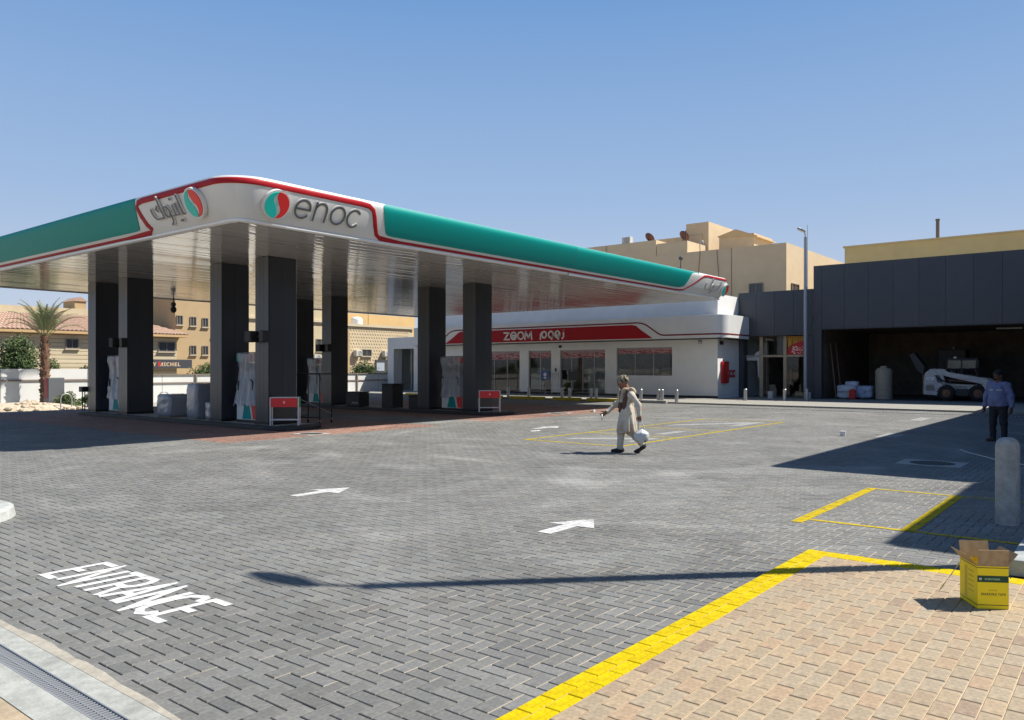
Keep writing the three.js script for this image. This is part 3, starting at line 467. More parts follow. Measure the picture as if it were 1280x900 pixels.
// ---------- shop ----------
const onWall = (g, x) => g.rotateY(-Math.PI / 2).translate(x, 0, 0);      // plan (z, y) drawn facing -x
{
  const t = thing('shop_building', 'long white convenience shop with red sign band behind the fuel canopy', 'shop');
  const wx0 = 41, wx1 = 41.24, yT = 5.86;
  const open = [[-35.6, -32.2, .12, 2.9], [-31.45, -29.62, .07, 2.9], [-28.92, -25.56, .12, 2.9], [-24.75, -21.05, 1.3, 2.97]];
  const segs = []; let z = -41.2; for (const o of open) { segs.push(bx(wx0, wx1, .07, yT, z, o[0])); segs.push(bx(wx0, wx1, o[3], yT, o[0], o[1])); if (o[2] > .2) segs.push(bx(wx0, wx1, .07, o[2], o[0], o[1])); z = o[1]; } segs.push(bx(wx0, wx1, .07, yT, z, -18.27));
  part('front_wall', segs, M.white, t);
  part('side_wall', bx(wx1, 48, .07, yT, -18.5, -18.27), M.white, t);
  const inP = mat(.4, .385, .36, .8, { map: mottle4 }); part('rear_wall', bx(48, 48.2, .07, yT, -41.2, -18.27), inP, t); part('end_wall', bx(wx1, 48, .07, yT, -41.2, -41), inP, t);
  part('roof', bx(wx1, 48, 5.5, 5.7, -41, -18.5), M.white, t);
  part('ceiling', bx(wx1, 48, 3.2, 3.3, -41, -18.5), inP, t);
  part('floor', bx(wx1, 48, .071, .09, -41, -18.5), mat(.3, .3, .29, .35), t);
  part('plinth', bx(40.985, 41, .07, .2, -41.2, -18.25), M.dark, t);
  const filmT = canvasTex(512, 96, (c, w, h) => { c.fillStyle = '#6e161b'; c.fillRect(0, 0, w, h); c.strokeStyle = '#e9cfd0'; c.lineWidth = 5; for (let i = -8; i < 60; i++) { c.beginPath(); c.moveTo(i * 13, h); c.lineTo(i * 13 + 34, 0); c.stroke(); } c.fillStyle = '#8e1a20'; for (let i = 0; i < 90; i++) c.fillRect(rnd() * 512, 20 + rnd() * 76, 8 + rnd() * 40, 3 + rnd() * 9); c.fillStyle = '#d8b8b4'; for (let i = 0; i < 50; i++) c.fillRect(rnd() * 512, 40 + rnd() * 56, 4 + rnd() * 26, 2 + rnd() * 5); });
  const filmM = new THREE.MeshStandardMaterial({ map: filmT, roughness: .5 });
  const win = (o, n, name) => {
    const g = new THREE.Group(); g.name = name; t.add(g); const [a, b, y0, y1] = o, X = 41.1;
    const fr = [bx(X, X + .06, y0, y0 + .05, a, b), bx(X, X + .06, y1 - .05, y1, a, b), bx(X, X + .06, y0 + .05, y1 - .05, a, a + .05), bx(X, X + .06, y0 + .05, y1 - .05, b - .05, b)];
    for (let i = 1; i < n; i++) { const zz = a + (b - a) * i / n; fr.push(bx(X, X + .06, y0 + .05, y1 - .05, zz - .02, zz + .02)); }
    part('frame', fr, M.frame, g);
    for (let i = 0; i < n; i++) { const z0 = a + (b - a) * i / n + .03, z1 = a + (b - a) * (i + 1) / n - .03; part('pane', new THREE.PlaneGeometry(z1 - z0, y1 - y0 - .1).rotateY(-Math.PI / 2).translate(X + .03, (y0 + y1) / 2, (z0 + z1) / 2), M.glass, g); }
    return g;
  };
  const w1 = win(open[0], 3, 'window'), dr = win(open[1], 2, 'door'), w3 = win(open[2], 4, 'window'), w4 = win(open[3], 3, 'window');
  for (const [g, o, h] of [[w1, open[0], .5], [dr, open[1], .42], [w3, open[2], .45], [w4, open[3], .3]]) { const f = plane(o[1] - o[0] - .1, h); f.rotateY(-Math.PI / 2).translate(41.122, o[3] - .06 - h / 2, (o[0] + o[1]) / 2); part('window_film', f, filmM, g); }
  part('handle', [rod([41.05, .9, -30.45], [41.05, 1.5, -30.45], .015)], M.steel, dr);
  // sign band
  const s = new THREE.Shape(); s.moveTo(41.0, 41.5); s.lineTo(40.35, 41.5); s.lineTo(40.35, 18.35); s.absarc(41.05, 18.35, .7, Math.PI, Math.PI * 1.5, false); s.lineTo(43.86, 17.65); s.lineTo(43.86, 18.25); s.lineTo(41.0, 18.25);
  const band = part('sign_band', new THREE.ExtrudeGeometry(s, { depth: 1.24, bevelEnabled: true, bevelSize: .02, bevelThickness: .02, bevelSegments: 2, curveSegments: 14 }).rotateX(-Math.PI / 2).translate(0, 3.43, 0), M.whitePaint, t);
  const bl = .012;
  part('red_panel', onWall(ext([[-38.36, 3.47], [-37.58, 3.9], [-37.13, 4.2], [-36.84, 4.28], [-23.31, 4.28], [-23.02, 4.22], [-22.72, 3.98], [-21.94, 3.47]], bl), 40.328), M.red, t);
  const path = [[-40.77, 3.6], [-39.25, 3.6], [-38.95, 3.63], [-38.71, 3.74], [-37.87, 4.28], [-37.63, 4.35], [-37.28, 4.39], [-22.92, 4.39], [-22.63, 4.35], [-22.38, 4.26], [-21.59, 3.74], [-21.40, 3.65], [-21.15, 3.62], [-18.38, 3.62]];
  part('dark_stripe', onWall(mergeGeometries(strokes([path], .075, bl)), 40.328), M.darkRed, t);
  const cs = []; for (let i = 0; i < 10; i++) { const a0 = i / 10 * Math.PI / 2, a1 = (i + 1) / 10 * Math.PI / 2, P = a => [41.05 - .73 * Math.cos(a), 3.62, -18.35 + .73 * Math.sin(a)]; const A = P(a0), B = P(a1); cs.push(new THREE.BoxGeometry(Math.hypot(B[0] - A[0], B[2] - A[2]) + .004, .075, bl).rotateY(-Math.atan2(B[2] - A[2], B[0] - A[0])).translate((A[0] + B[0]) / 2, 3.62, (A[2] + B[2]) / 2)); } cs.push(bx(41.06, 43.85, 3.583, 3.657, -17.63, -17.618)); part('dark_stripe', cs, M.darkRed, t);
  part('band_soffit', bx(40.4, 43.8, 3.36, 3.405, -41.4, -17.75), M.dark, t);
  // ZOOM and the Arabic form
  const Lw = .1, col = mat(.7, .66, .6, .4); let zz = -33.55;
  const glyph = (paths, z0) => part('letter', onWall(mergeGeometries(strokes(paths.map(p => p.map(([x, y]) => [x + z0, y + 3.6])), Lw, .06)), 40.33), col, t);
  glyph([[[0, .48], [.42, .48], [.02, .04], [.46, .04]]], -32.95); glyph([arc(.3, .27, .23, .23, 0, 360, 22), arc(.3, .3, .14, .14, 190, 350, 8), [[.1, .3], [.5, .3]]], -32.44); glyph([arc(.3, .27, .23, .23, 0, 360, 22)], -31.85); glyph([[[0, .02], [.06, .5], [.28, .12], [.5, .5], [.56, .02]]], -31.20);
  glyph([[[0, 0], [.02, .3], [.14, .44]], arc(.3, .28, .17, .2, 0, 360, 18)], -29.95); glyph([arc(.28, .28, .18, .2, 0, 360, 18), [[.44, .2], [.34, -.02]]], -29.41); glyph([arc(.28, .28, .18, .2, 0, 360, 18), arc(.28, .32, .1, .12, 190, 350, 6), [[.44, .2], [.34, -.02]]], -28.90); glyph([[[.1, .36], [.1, .12], [0, .0]], [[.1, .5], [.1, .51]]], -28.25);
  // portal block at the far end
  part('portal', [bx(40.4, 41.4, .07, 4.05, -44.4, -43.75), bx(40.4, 41.4, .07, 4.05, -41.6, -41.21), bx(40.4, 41.4, 3.2, 4.05, -43.75, -41.6)], M.whitePaint, t);
  part('entry_room', [bx(45, 45.15, .07, 3.9, -44.4, -41.21), bx(41.4, 45, 3.4, 3.55, -44.4, -41.21), bx(41.4, 45, .07, 3.4, -44.4, -44.25), bx(41.4, 45, .071, .09, -44.25, -41.21)], M.white, t);
  const ed = new THREE.Group(); ed.name = 'entry_door'; t.add(ed); part('pane', new THREE.PlaneGeometry(2.1, 3.1).rotateY(-Math.PI / 2).translate(41.25, 1.63, -42.67), M.glass, ed); part('frame', [bx(41.2, 41.28, .08, 3.2, -43.75, -43.68), bx(41.2, 41.28, .08, 3.2, -41.67, -41.6), bx(41.2, 41.28, .08, 3.2, -42.7, -42.64)], M.frame, ed);
  part('wall_camera', [bx(40.93, 41, 3.05, 3.2, -28.95, -28.8), bx(40.86, 40.93, 3.06, 3.16, -28.93, -28.82)], M.black, t);
  part('intercom', [bx(40.96, 41, 1.55, 1.75, -29.3, -29.2)], M.black, t);
  part('dome_camera', [new THREE.SphereGeometry(.12, 12, 8).translate(40.95, 3.2, -19.3)], mat(.4, .4, .4, .3), t);
  part('side_lamp', [bx(41.25, 41.45, 3.05, 3.25, -18.27, -18.12)], M.black, t);
  // stands inside
  const shelf = (x, z, i) => { const q = thing('shelf_unit', ['white shelf unit inside the shop behind the left window', 'white shelf unit inside the shop behind the middle window', 'white shelf unit inside the shop behind the right hand window'][i], 'shelf', [x, .09, z]); part('back_panel', bx(.2, .25, 0, 1.7, 0, 2.4), M.whitePaint, q); for (let k = 0; k < 5; k++) part('shelf', bx(-.2, .19, .1 + k * .36, .13 + k * .36, .01, 2.39), M.whitePaint, q); };
  shelf(44.2, -35, 0); shelf(43.6, -28.6, 1); shelf(44.4, -23.6, 2);
  const cab = thing('fire_cabinet', 'tall red fire hose cabinet on the white side wall of the shop', 'cabinet', [41.4, .9, -18.27]);
  part('case', rbx(0, .92, 0, 1.22, .002, .1, .02), mat(.42, .012, .014, .45), cab); part('door', rbx(.06, .86, .06, 1.16, .095, .125, .01), mat(.5, .02, .02, .35), cab); part('handle', bx(.74, .78, .5, .66, .125, .145), M.steel, cab);
  for (const [x, l] of [[42.55, 'small red alarm box right of the fire cabinet, left one of two'], [42.98, 'small red alarm box right of the fire cabinet, right one of two']]) { const q = thing('alarm_box', l, 'alarm box', [x, 1.22, -18.27], 0, 'red alarm boxes'); part('case', rbx(0, .3, 0, .42, .002, .06, .015), mat(.42, .012, .014, .45), q); part('window', bx(.06, .24, .14, .3, .06, .066), M.whitePaint, q); }
}
// ---------- dark annex with unfinished glazing ----------
function panelled(parent, ax, lo, hi, y0, y1, at, w, out, mats) { // row of cladding panels; ax 'z': faces -x at x=at
  const n = Math.max(1, Math.round((hi - lo) / w)); for (let i = 0; i < n; i++) { const a = lo + (hi - lo) * i / n + .006, b = lo + (hi - lo) * (i + 1) / n - .006; const m = mats[Math.floor(rnd() * mats.length)]; part('cladding_panel', ax === 'z' ? bx(at - (out < 0 ? .05 : 0), at + (out < 0 ? 0 : .05), y0 + .006, y1 - .006, a, b) : bx(a, b, y0 + .006, y1 - .006, at - (out < 0 ? .05 : 0), at + (out < 0 ? 0 : .05)), m, parent); }
}
{
  const t = thing('annex_building', 'low dark grey panelled annex with unfinished glass entrance beside the shop', 'building');
  panelled(t, 'z', -18.26, -14.02, 3.58, 6.1, 43.9, 1.2, -1, [M.panel, M.panel2]);
  part('structure', [bx(43.9, 44.1, 3.6, 6.08, -18.26, -14.0), bx(44.1, 54, 3.6, 3.7, -18.2, -14.0), bx(54, 54.2, .07, 6, -18.26, -14), bx(48.2, 54, .07, 6, -18.26, -18.1), bx(44.0, 54, .07, 6, -14.0, -13.9)], mat(.33, .31, .28, .85, { map: mottle4 }), t);
  part('roof', bx(44.1, 54, 5.85, 6.0, -18.2, -14.0), mat(.6, .56, .48, .9, { map: mottle8 }), t);
  part('jamb', [bx(43.9, 44.5, .07, 3.57, -18.26, -17.98), bx(43.9, 44.5, .07, 3.57, -14.55, -14.0)], M.panel, t);
  part('floor', bx(44.1, 54, .071, .09, -18.1, -14.0), mat(.26, .25, .23, .85, { map: mottle4 }), t);
  const wood = mat(.5, .4, .27, .6, { map: grain }), g = new THREE.Group(); g.name = 'glazing_frame'; t.add(g);
  part('post', bx(44.3, 44.4, .08, 3.56, -17.18, -16.98), wood, g); part('post', bx(44.3, 44.4, .08, 3.56, -15.8, -15.62), wood, g);
  part('transom', bx(44.31, 44.39, 2.38, 2.5, -16.98, -15.8), wood, g); part('transom', bx(44.31, 44.39, 2.38, 2.5, -15.62, -14.56), wood, g); part('transom', bx(44.31, 44.39, 2.38, 2.5, -17.97, -17.18), M.frame, g);
  for (const [a, b, y0, y1] of [[-17.97, -17.2, .1, 3.55], [-16.96, -15.82, 2.52, 3.55], [-15.6, -14.57, .1, 2.36]]) part('pane', new THREE.PlaneGeometry(b - a, y1 - y0).rotateY(-Math.PI / 2).translate(44.35, (y0 + y1) / 2, (a + b) / 2), M.glass, g);
  part('tape', [ext([[-17.45, 2.6], [-17.2, 2.75], [-17.2, 1.2], [-17.28, 1.25], [-17.32, 2.2], [-17.95, 2.2], [-17.95, 2.4], [-17.5, 2.4]], .01).rotateY(-Math.PI / 2).translate(44.34, 0, 0)], mat(.55, .55, .52, .7), g);
  const poster = canvasTex(256, 256, (c, w, h) => { c.fillStyle = '#231a12'; c.fillRect(0, 0, w, h); c.strokeStyle = '#d99a22'; c.lineWidth = 7; for (let i = 0; i < 26; i++) { c.beginPath(); c.moveTo(i * 11, 0); c.lineTo(i * 11 - 24 + rnd() * 16, 150 - i * 4 + rnd() * 30); c.stroke(); } c.fillStyle = '#b8151d'; c.beginPath(); c.moveTo(0, 190); c.quadraticCurveTo(110, 60, 256, 70); c.lineTo(256, 256); c.lineTo(0, 256); c.fill(); c.fillStyle = '#e8dcd6'; for (let i = 0; i < 60; i++) c.fillRect(60 + rnd() * 180, 140 + rnd() * 100, 6 + rnd() * 14, 6 + rnd() * 8); });
  const p = plane(1.02, 1.03); p.rotateY(-Math.PI / 2).translate(44.34, 3.03, -15.08); part('poster', p, new THREE.MeshStandardMaterial({ map: poster, roughness: .4 }), t, 'yellow and red poster with a white motif');
  part('door_handle', [rod([44.28, .9, -15.35], [44.28, 1.7, -15.35], .02), rod([44.28, 1.1, -15.3], [44.34, 1.1, -15.3], .015)], M.steel, t);
}
// ---------- service bay and its wing (the wing stands right of the frame and throws the shadow on the forecourt) ----------
{
  const t = thing('service_bay', 'dark grey panelled garage building with a wide open bay', 'building');
  const seams = [-13.98, -13.55]; for (let z = -12.37; z < -.5; z += 1.205) seams.push(z);
  for (let i = 0; i + 1 < seams.length; i++) part('cladding_panel', bx(43.84, 43.9, i ? 3.88 : .09, 7.33, seams[i] + .006, seams[i + 1] - .006), rnd() > .5 ? M.panel : M.panel2, t);
  const zE = seams[seams.length - 1];
  part('front_beam', [bx(43.9, 44.2, 3.9, 7.3, -13.95, 9.9), bx(43.9, 44.2, .07, 3.9, -13.95, -13.56)], M.dark, t);
  part('lintel_soffit', bx(43.86, 44.25, 3.84, 3.872, -13.55, -.9), M.panel2, t);
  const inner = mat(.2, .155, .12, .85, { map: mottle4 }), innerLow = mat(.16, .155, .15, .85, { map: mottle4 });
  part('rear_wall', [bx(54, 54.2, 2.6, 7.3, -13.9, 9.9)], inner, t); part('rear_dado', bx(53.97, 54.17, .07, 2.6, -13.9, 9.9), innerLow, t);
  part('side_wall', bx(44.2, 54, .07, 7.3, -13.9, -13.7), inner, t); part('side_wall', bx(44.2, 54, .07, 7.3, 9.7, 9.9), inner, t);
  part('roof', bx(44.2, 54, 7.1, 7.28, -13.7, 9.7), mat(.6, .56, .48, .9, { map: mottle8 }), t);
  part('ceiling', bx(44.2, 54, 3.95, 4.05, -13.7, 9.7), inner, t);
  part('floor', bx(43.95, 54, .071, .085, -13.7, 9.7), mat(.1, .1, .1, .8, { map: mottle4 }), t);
  part('ceiling_lamp', rbx(49.5, 49.62, 3.84, 3.93, -6.1, -4.9, .02), mat(.75, .75, .72, .5), t);
  const w = thing('side_wing', 'dark panelled wing of the garage standing just right of the picture', 'building');
  panelled(w, 'x', 17.65, 43.8, .08, 7.33, -.97, 1.2, 1, [M.panel, M.panel2]); panelled(w, 'z', -.92, 2.1, .08, 7.33, 17.65, 1.2, -1, [M.panel, M.panel2]); panelled(w, 'x', 12.35, 17.6, .08, 7.33, 2.14, 1.2, 1, [M.panel, M.panel2]); panelled(w, 'z', 2.2, 9.9, .08, 7.33, 12.35, 1.2, -1, [M.panel, M.panel2]);
  part('structure', [bx(17.66, 43.85, -.05, 7.3, -.91, 9.8), bx(12.36, 17.65, -.05, 7.3, 2.2, 9.8)], M.dark, w);
}
// ---------- lamp posts ----------
{
  const t = thing('street_lamp', 'tall slim grey lamp post in front of the garage pillar', 'street lamp', [43.2, .07, -14.2], 0, 'lamp posts');
  part('base_plate', rbx(-.2, .2, 0, .03, -.2, .2, .008), M.galv, t); part('post', cyl(.105, .085, 8.75, 0, .03, 0, 16), mat(.30, .32, .36, .45, { metalness: .4 }), t);
  part('arm', tube([[0, 8.6, 0], [-.02, 8.85, -.05], [-.05, 9.0, -.16], [-.08, 9.05, -.3]], .035, 12), M.galv, t);
  const hd = part('lamp_head', [new THREE.SphereGeometry(1, 20, 12).scale(.13, .06, .36).rotateX(.22).translate(-.1, 9.1, -.52)], mat(.2, .21, .22, .4, { metalness: .4 }), t); part('lens', [new THREE.SphereGeometry(1, 16, 8).scale(.09, .03, .27).rotateX(.22).translate(-.1, 9.05, -.52)], mat(.6, .6, .58, .2), hd);
  const near = copy(t, 'lamp post right of the frame whose long shadow crosses the paving', [9.05, .02, .2]); near.name = 'street_lamp_001'; t.rotation.y = 1.3;
  const ant = one('antenna_pole', [cyl(.03, .02, 5.1, 0, 0, 0, 8)], M.galv, 'thin bare antenna pole rising behind the lamp post', 'pole', [52, 6, -16.97]);
}

// ---------- town houses behind ----------
const stucco = (r, g, b) => mat(r, g, b, .9, { map: soft6, bumpMap: bumpFine, bumpScale: .004 });
const winGlass = mat(.05, .055, .06, .15), winFrame = mat(.2, .17, .14, .6);
function window3(parent, face, a, b, y0, y1, at, bars = 0) { // face 'z': looks to +z at z=at, a..b in x; face 'x': looks to -x at x=at, a..b in z
  const g = new THREE.Group(); g.name = 'window'; parent.add(g); const B = (u0, u1, v0, v1, d0, d1) => face === 'z' ? bx(u0, u1, v0, v1, at + d0, at + d1) : bx(at - d1, at - d0, v0, v1, u0, u1), f = .06;
  part('frame', [B(a, a + f, y0, y1, .005, .09), B(b - f, b, y0, y1, .005, .09), B(a + f, b - f, y0, y0 + f, .005, .09), B(a + f, b - f, y1 - f, y1, .005, .09), B((a + b) / 2 - .025, (a + b) / 2 + .025, y0 + f, y1 - f, .005, .07)], winFrame, g);
  part('pane', B(a + f, b - f, y0 + f, y1 - f, .002, .03), winGlass, g); part('sill', B(a - .08, b + .08, y0 - .08, y0 - .002, .005, .16), mat(.45, .38, .28, .8), g);
}
function acUnit(label, pos, turn = 0) { const t = thing('air_conditioner', label, 'air conditioner', pos, turn, 'air conditioners on walls and roofs'); part('case', rbx(-.4, .4, 0, .58, 0, .5, .03), mat(.5, .48, .44, .6), t); part('fan_grille', [new THREE.TorusGeometry(.2, .015, 6, 18).translate(.08, .29, .505), new THREE.TorusGeometry(.1, .012, 6, 14).translate(.08, .29, .505)], M.dark, t); part('bracket', [bx(-.36, -.3, -.1, 0, -.25, .48), bx(.3, .36, -.1, 0, -.25, .48)], M.galv, t); return t; }
{ // beige block behind the annex
  const c = stucco(.6, .47, .31), t = thing('apartment_block', 'large beige stucco block with roof rooms and dishes above the canopy end', 'building');
  part('wall', bx(58, 76, -.5, 11.06, -50, -20.46), c, t);
  part('parapet', bx(58.03, 70, 11.06, 12.36, -50, -31.25), c, t);
  part('roof_room', bx(58.05, 66, 11.06, 12.02, -31.2, -28.45), c, t); part('roof_room', bx(61.5, 68, 12.03, 13.0, -34, -28.8), c, t);
  part('stair_tower', bx(61.6, 66.5, 11.06, 14.05, -30.3, -28.25), c, t);
  part('roof_shed', bx(62, 66, 11.06, 12.75, -27.5, -24.5), c, t);
  part('shed_roof', ext([[-27.6, 12.76], [-26, 13.2], [-24.2, 12.5], [-24.2, 12.4], [-27.6, 12.7]], 4.2).rotateY(-Math.PI / 2).translate(66.1, 0, 0), stucco(.55, .40, .22), t);
  window3(t, 'x', -23.3, -22.2, 7.35, 8.2, 58); window3(t, 'z', 59, 60.6, 7.55, 8.15, -20.46);
  part('wall_cable', [rod([57.97, 11.06, -27.3], [57.97, 7.6, -27.6], .018, 5), rod([57.97, 11.0, -25.9], [57.97, 7.3, -25.6], .018, 5), rod([57.97, 11.06, -24.7], [57.97, 7, -24.7], .015, 5), rod([57.97, 12.3, -36], [57.97, 8, -36.3], .018, 5)], M.dark, t);
  for (const [x, y, z, l] of [[59.2, 12.36, -32.6, 'rusty satellite dish on the beige block, left one of the pair'], [59.8, 12.3, -29.7, 'rusty satellite dish on the beige block, right one beside the stair tower']]) {
    const d = thing('satellite_dish', l, 'satellite dish', [x, y, z], 0, 'rusty satellite dishes'); const pts = []; for (let i = 0; i <= 10; i++) pts.push(new THREE.Vector2(.001 + i * .048, .011 * i * i * .2)); const g = new THREE.LatheGeometry(pts, 24).rotateX(-.9).rotateY(-1.9).translate(0, .36, 0);
    part('dish', g, mat(.17, .07, .05, .8, { map: mottle, side: THREE.DoubleSide }), d); part('mast', [rod([0, 0, 0], [0, .42, 0], .03), rod([0, .3, 0], [-.35, .75, .1], .012)], M.dark, d);
  }
  acUnit('grey air conditioner on the beige block roof left of the dishes', [58.7, 12.36, -34.2], -Math.PI / 2);
  one('vent_pipe', [tube([[0, 0, 0], [0, .75, 0], [.0, .95, .12], [0, .8, .26], [0, .6, .27]], .04, 20)], M.galv, 'bent grey vent pipe on the roof edge of the beige block', 'pipe', [58.6, 11.06, -27.6]);
  one('vent_pipe', [cyl(.05, .05, 1.1, 0, 0, 0, 10)], M.dark, 'short dark standing pipe on the beige roof room', 'pipe', [59.5, 12.02, -29.3]);
  one('cable_mast', [rod([0, 0, 0], [0, .95, 0], .025), new THREE.SphereGeometry(.1, 10, 8).translate(0, .95, 0), rod([0, .55, 0], [.1, .55, -.35], .015)], M.dark, 'small dark mast with a bulb standing on the canopy roof edge', 'mast', [32.4, 5.74, -16.2]);
}
{
  const t = thing('apartment_block', 'ochre yellow wall of a building rising above the garage roof', 'building');
  part('wall', bx(60, 76, -.5, 10.55, -16.9, 16), stucco(.70, .53, .24), t); part('coping', bx(59.9, 76.1, 10.55, 10.66, -17, 16.1), stucco(.66, .52, .28), t);
  one('chimney_pipe', [cyl(.12, .12, 1.35, 0, 0, 0, 12), cyl(.15, .15, .1, 0, 1.35, 0, 12)], mat(.14, .12, .11, .8), 'dark flue pipe standing on the ochre wall above the garage', 'pipe', [61, 10.66, -11.0]);
}
function tileRoof(parent, x0, x1, z0, z1, y0, y1, hip0, hip1, m) { // hip roof, barrel tiles as ridges in real relief; front eave at z1 (towards +z)
  const zr = (z0 + z1) / 2, P = [], N = Math.round((x1 - x0) / .3), R = 9;
  const pt = (u, v, side) => { const xa = x0 + hip0 * v, xb = x1 - hip1 * v; const x = xa + (xb - xa) * u, z = side > 0 ? z1 + (zr - z1) * v : z0 + (zr - z0) * v; return [x, y0 + (y1 - y0) * v, z]; };
  for (const side of [1, -1]) for (let r = 0; r < R; r++) for (let i = 0; i < N * 4; i++) {
    const c = (k, v, l) => { const p = pt(k / (N * 4), v, side); p[1] += .07 * Math.abs(Math.sin(k / 4 * Math.PI)) + l; return p; };
    const v0 = r / R, v1 = (r + 1) / R, a = c(i, v0, .07), b = c(i + 1, v0, .07), d = c(i + 1, v1, 0), e = c(i, v1, 0), a2 = c(i, v0, 0), b2 = c(i + 1, v0, 0); P.push(...a, ...b, ...d, ...a, ...d, ...e, ...a2, ...b2, ...b, ...a2, ...b, ...a);
  }
  const yb = y0, q = (p1, p2, p3) => P.push(...p1, ...p2, ...p3); q([x0, yb, z0], [x0, yb, z1], [x0 + hip0, y1, zr]); q([x1, yb, z1], [x1, yb, z0], [x1 - hip1, y1, zr]);
  const g = new THREE.BufferGeometry(); g.setAttribute('position', new THREE.Float32BufferAttribute(P, 3)); g.computeVertexNormals(); const o = part('roof', g, m, parent); o.userData.kind = 'stuff'; part('eave', bx(x0 - .05, x1 + .05, y0 - .2, y0 - .01, z0, z1 - .02), stucco(.55, .36, .18), parent);
}
{ // villas across the road, left half of the picture
  const cream = stucco(.56, .465, .315), tan = stucco(.47, .34, .19), cream2 = stucco(.6, .51, .36), pale = stucco(.58, .475, .31);
  const tiles = mat(.46, .31, .235, .85, { map: mottle });
  let t = thing('tiled_villa', 'cream villa with red clay tile roof behind the palm tree', 'house');
  part('wall', bx(17, 33.2, -.5, 4.3, -72, -62), cream, t);
  for (let i = 0; i < 13; i++) part('stone_course', bx(17.02, 33.18, .35 + i * .3, .61 + i * .3, -61.99, -61.95), i % 3 ? cream : cream2, t);
  tileRoof(t, 16, 33.9, -70, -61.3, 4.5, 5.9, 3.5, 3.2, tiles);
  window3(t, 'z', 24.6, 25.5, 3.2, 3.95, -61.95); window3(t, 'z', 31.6, 33.0, 3.1, 3.9, -61.95);
  const signT = canvasTex(512, 96, (c, w, h) => { c.fillStyle = '#3c3d42'; c.fillRect(0, 0, w, h); c.fillStyle = '#cdb08a'; c.font = 'bold 64px sans-serif'; c.fillText('SAY MICHEL', 20, 76); c.fillStyle = '#b02a20'; c.fillRect(150, 20, 26, 60); });
  const sg = thing('shop_sign', 'long dark shop sign with pale lettering on the cream villa', 'sign', [30.1, 1.75, -61.6]); part('board', bx(0, 4.1, 0, .72, 0, .2), mat(.06, .065, .08, .6), sg); const sp = plane(4.0, .62); sp.translate(2.05, .36, .205); part('sign_face', sp, new THREE.MeshStandardMaterial({ map: signT, roughness: .6 }), sg);
  t = thing('flat_roof_house', 'cream flat roofed house with a small gabled roof hut behind the tiled villa', 'house'); part('wall', bx(12, 31, -.5, 7.0, -84, -73), cream, t); part('roof_hut', bx(30.0, 30.95, 7.0, 7.7, -76, -73.6), tan, t); part('hut_roof', ext([[29.85, 7.71], [31.1, 7.71], [30.47, 8.1]], 2.6).translate(0, 0, -76.1), tiles, t);
  t = thing('apartment_block', 'plain tan apartment block with small square windows seen between the columns', 'building'); part('wall', bx(33.6, 37.2, -.5, 9.5, -76, -63), tan, t); part('wall_return', bx(32.0, 33.6, -.5, 8.4, -74.5, -72.9), tan, t); part('corner_strip', bx(36.9, 37.22, -.5, 9.5, -62.99, -62.9), stucco(.66, .45, .14), t);
  for (const [x, y] of [[33.7, 5.4], [34.9, 5.35], [36.0, 5.3], [34.9, 2.9], [36.0, 2.9]]) window3(t, 'z', x, x + .55, y, y + .8, -63);
  t = thing('apartment_block', 'pale yellow house front seen in the narrow gaps between the columns', 'building'); part('wall', bx(37.9, 49.3, -.5, 9.2, -74, -62), pale, t); part('ledge', bx(37.9, 49.3, 6.2, 6.4, -61.99, -61.8), cream2, t); window3(t, 'z', 38.5, 39.3, 4.0, 5.0, -62); window3(t, 'z', 47.2, 48.3, 3.4, 4.6, -62); window3(t, 'z', 43, 44, 3.4, 4.6, -62);
  acUnit('air conditioner under the window of the pale yellow house', [47.0, 2.5, -61.95]);
  t = thing('stone_villa', 'pale villa with diamond stone pattern and roof water tanks left of the shop', 'house'); part('wall', bx(50.3, 60, -.5, 6.0, -74, -62), cream2, t); part('corner_strip', bx(50.28, 51.2, -.5, 5.7, -61.99, -61.85), tan, t); part('roof_edge', bx(50.1, 60.2, 6.0, 6.25, -74.2, -61.8), cream2, t);
  const st = []; for (let r = 0; r < 16; r++) for (let i = 0; i < 24; i++) { const x = 51.4 + i * .34 + (r % 2) * .17, y = .7 + r * .33; if ((y > 2.8 && y < 4 && ((x > 52.3 && x < 54.4) || (x > 56.2 && x < 58))) || y > 5.75) continue; const g = new THREE.BoxGeometry(.2, .2, .04).rotateZ(Math.PI / 4).translate(x, y, -61.985); st.push(g); } const sp2 = part('stone', st, stucco(.64, .50, .31), t); sp2.userData.kind = 'stuff';
  window3(t, 'z', 52.8, 54.1, 3.0, 3.7, -61.95); window3(t, 'z', 56.5, 57.7, 3.0, 3.7, -61.95);
  acUnit('air conditioner left of the first window of the stone villa', [52.1, 3.0, -61.93]); acUnit('air conditioner left of the second window of the stone villa', [55.9, 3.0, -61.93]);
  const dome = (x, z, r, l) => { const q = thing('water_tank', l, 'water tank', [x, 6.25, z], 0, 'white roof water tanks'); part('body', cyl(r, r, .7, 0, .02, 0, 20), mat(.75, .74, .72, .5), q); part('lid', new THREE.SphereGeometry(r, 20, 8, 0, 7, 0, Math.PI / 2).scale(1, .6, 1).translate(0, .72, 0), mat(.78, .77, .75, .4), q); part('stand', cyl(r * .8, r * .8, .02, 0, 0, 0, 16), M.galv, q); };
  dome(55.6, -66, .62, 'white domed water tank on the stone villa roof'); dome(53.4, -66.5, .5, 'smaller white water tank left of the domed one'); one('roof_mast', [rod([0, 0, 0], [0, 2, 0], .025), rod([0, 1.6, -.4], [0, 1.6, .4], .015)], M.dark, 'thin dark aerial on the stone villa roof', 'mast', [57.2, 6.25, -66]);
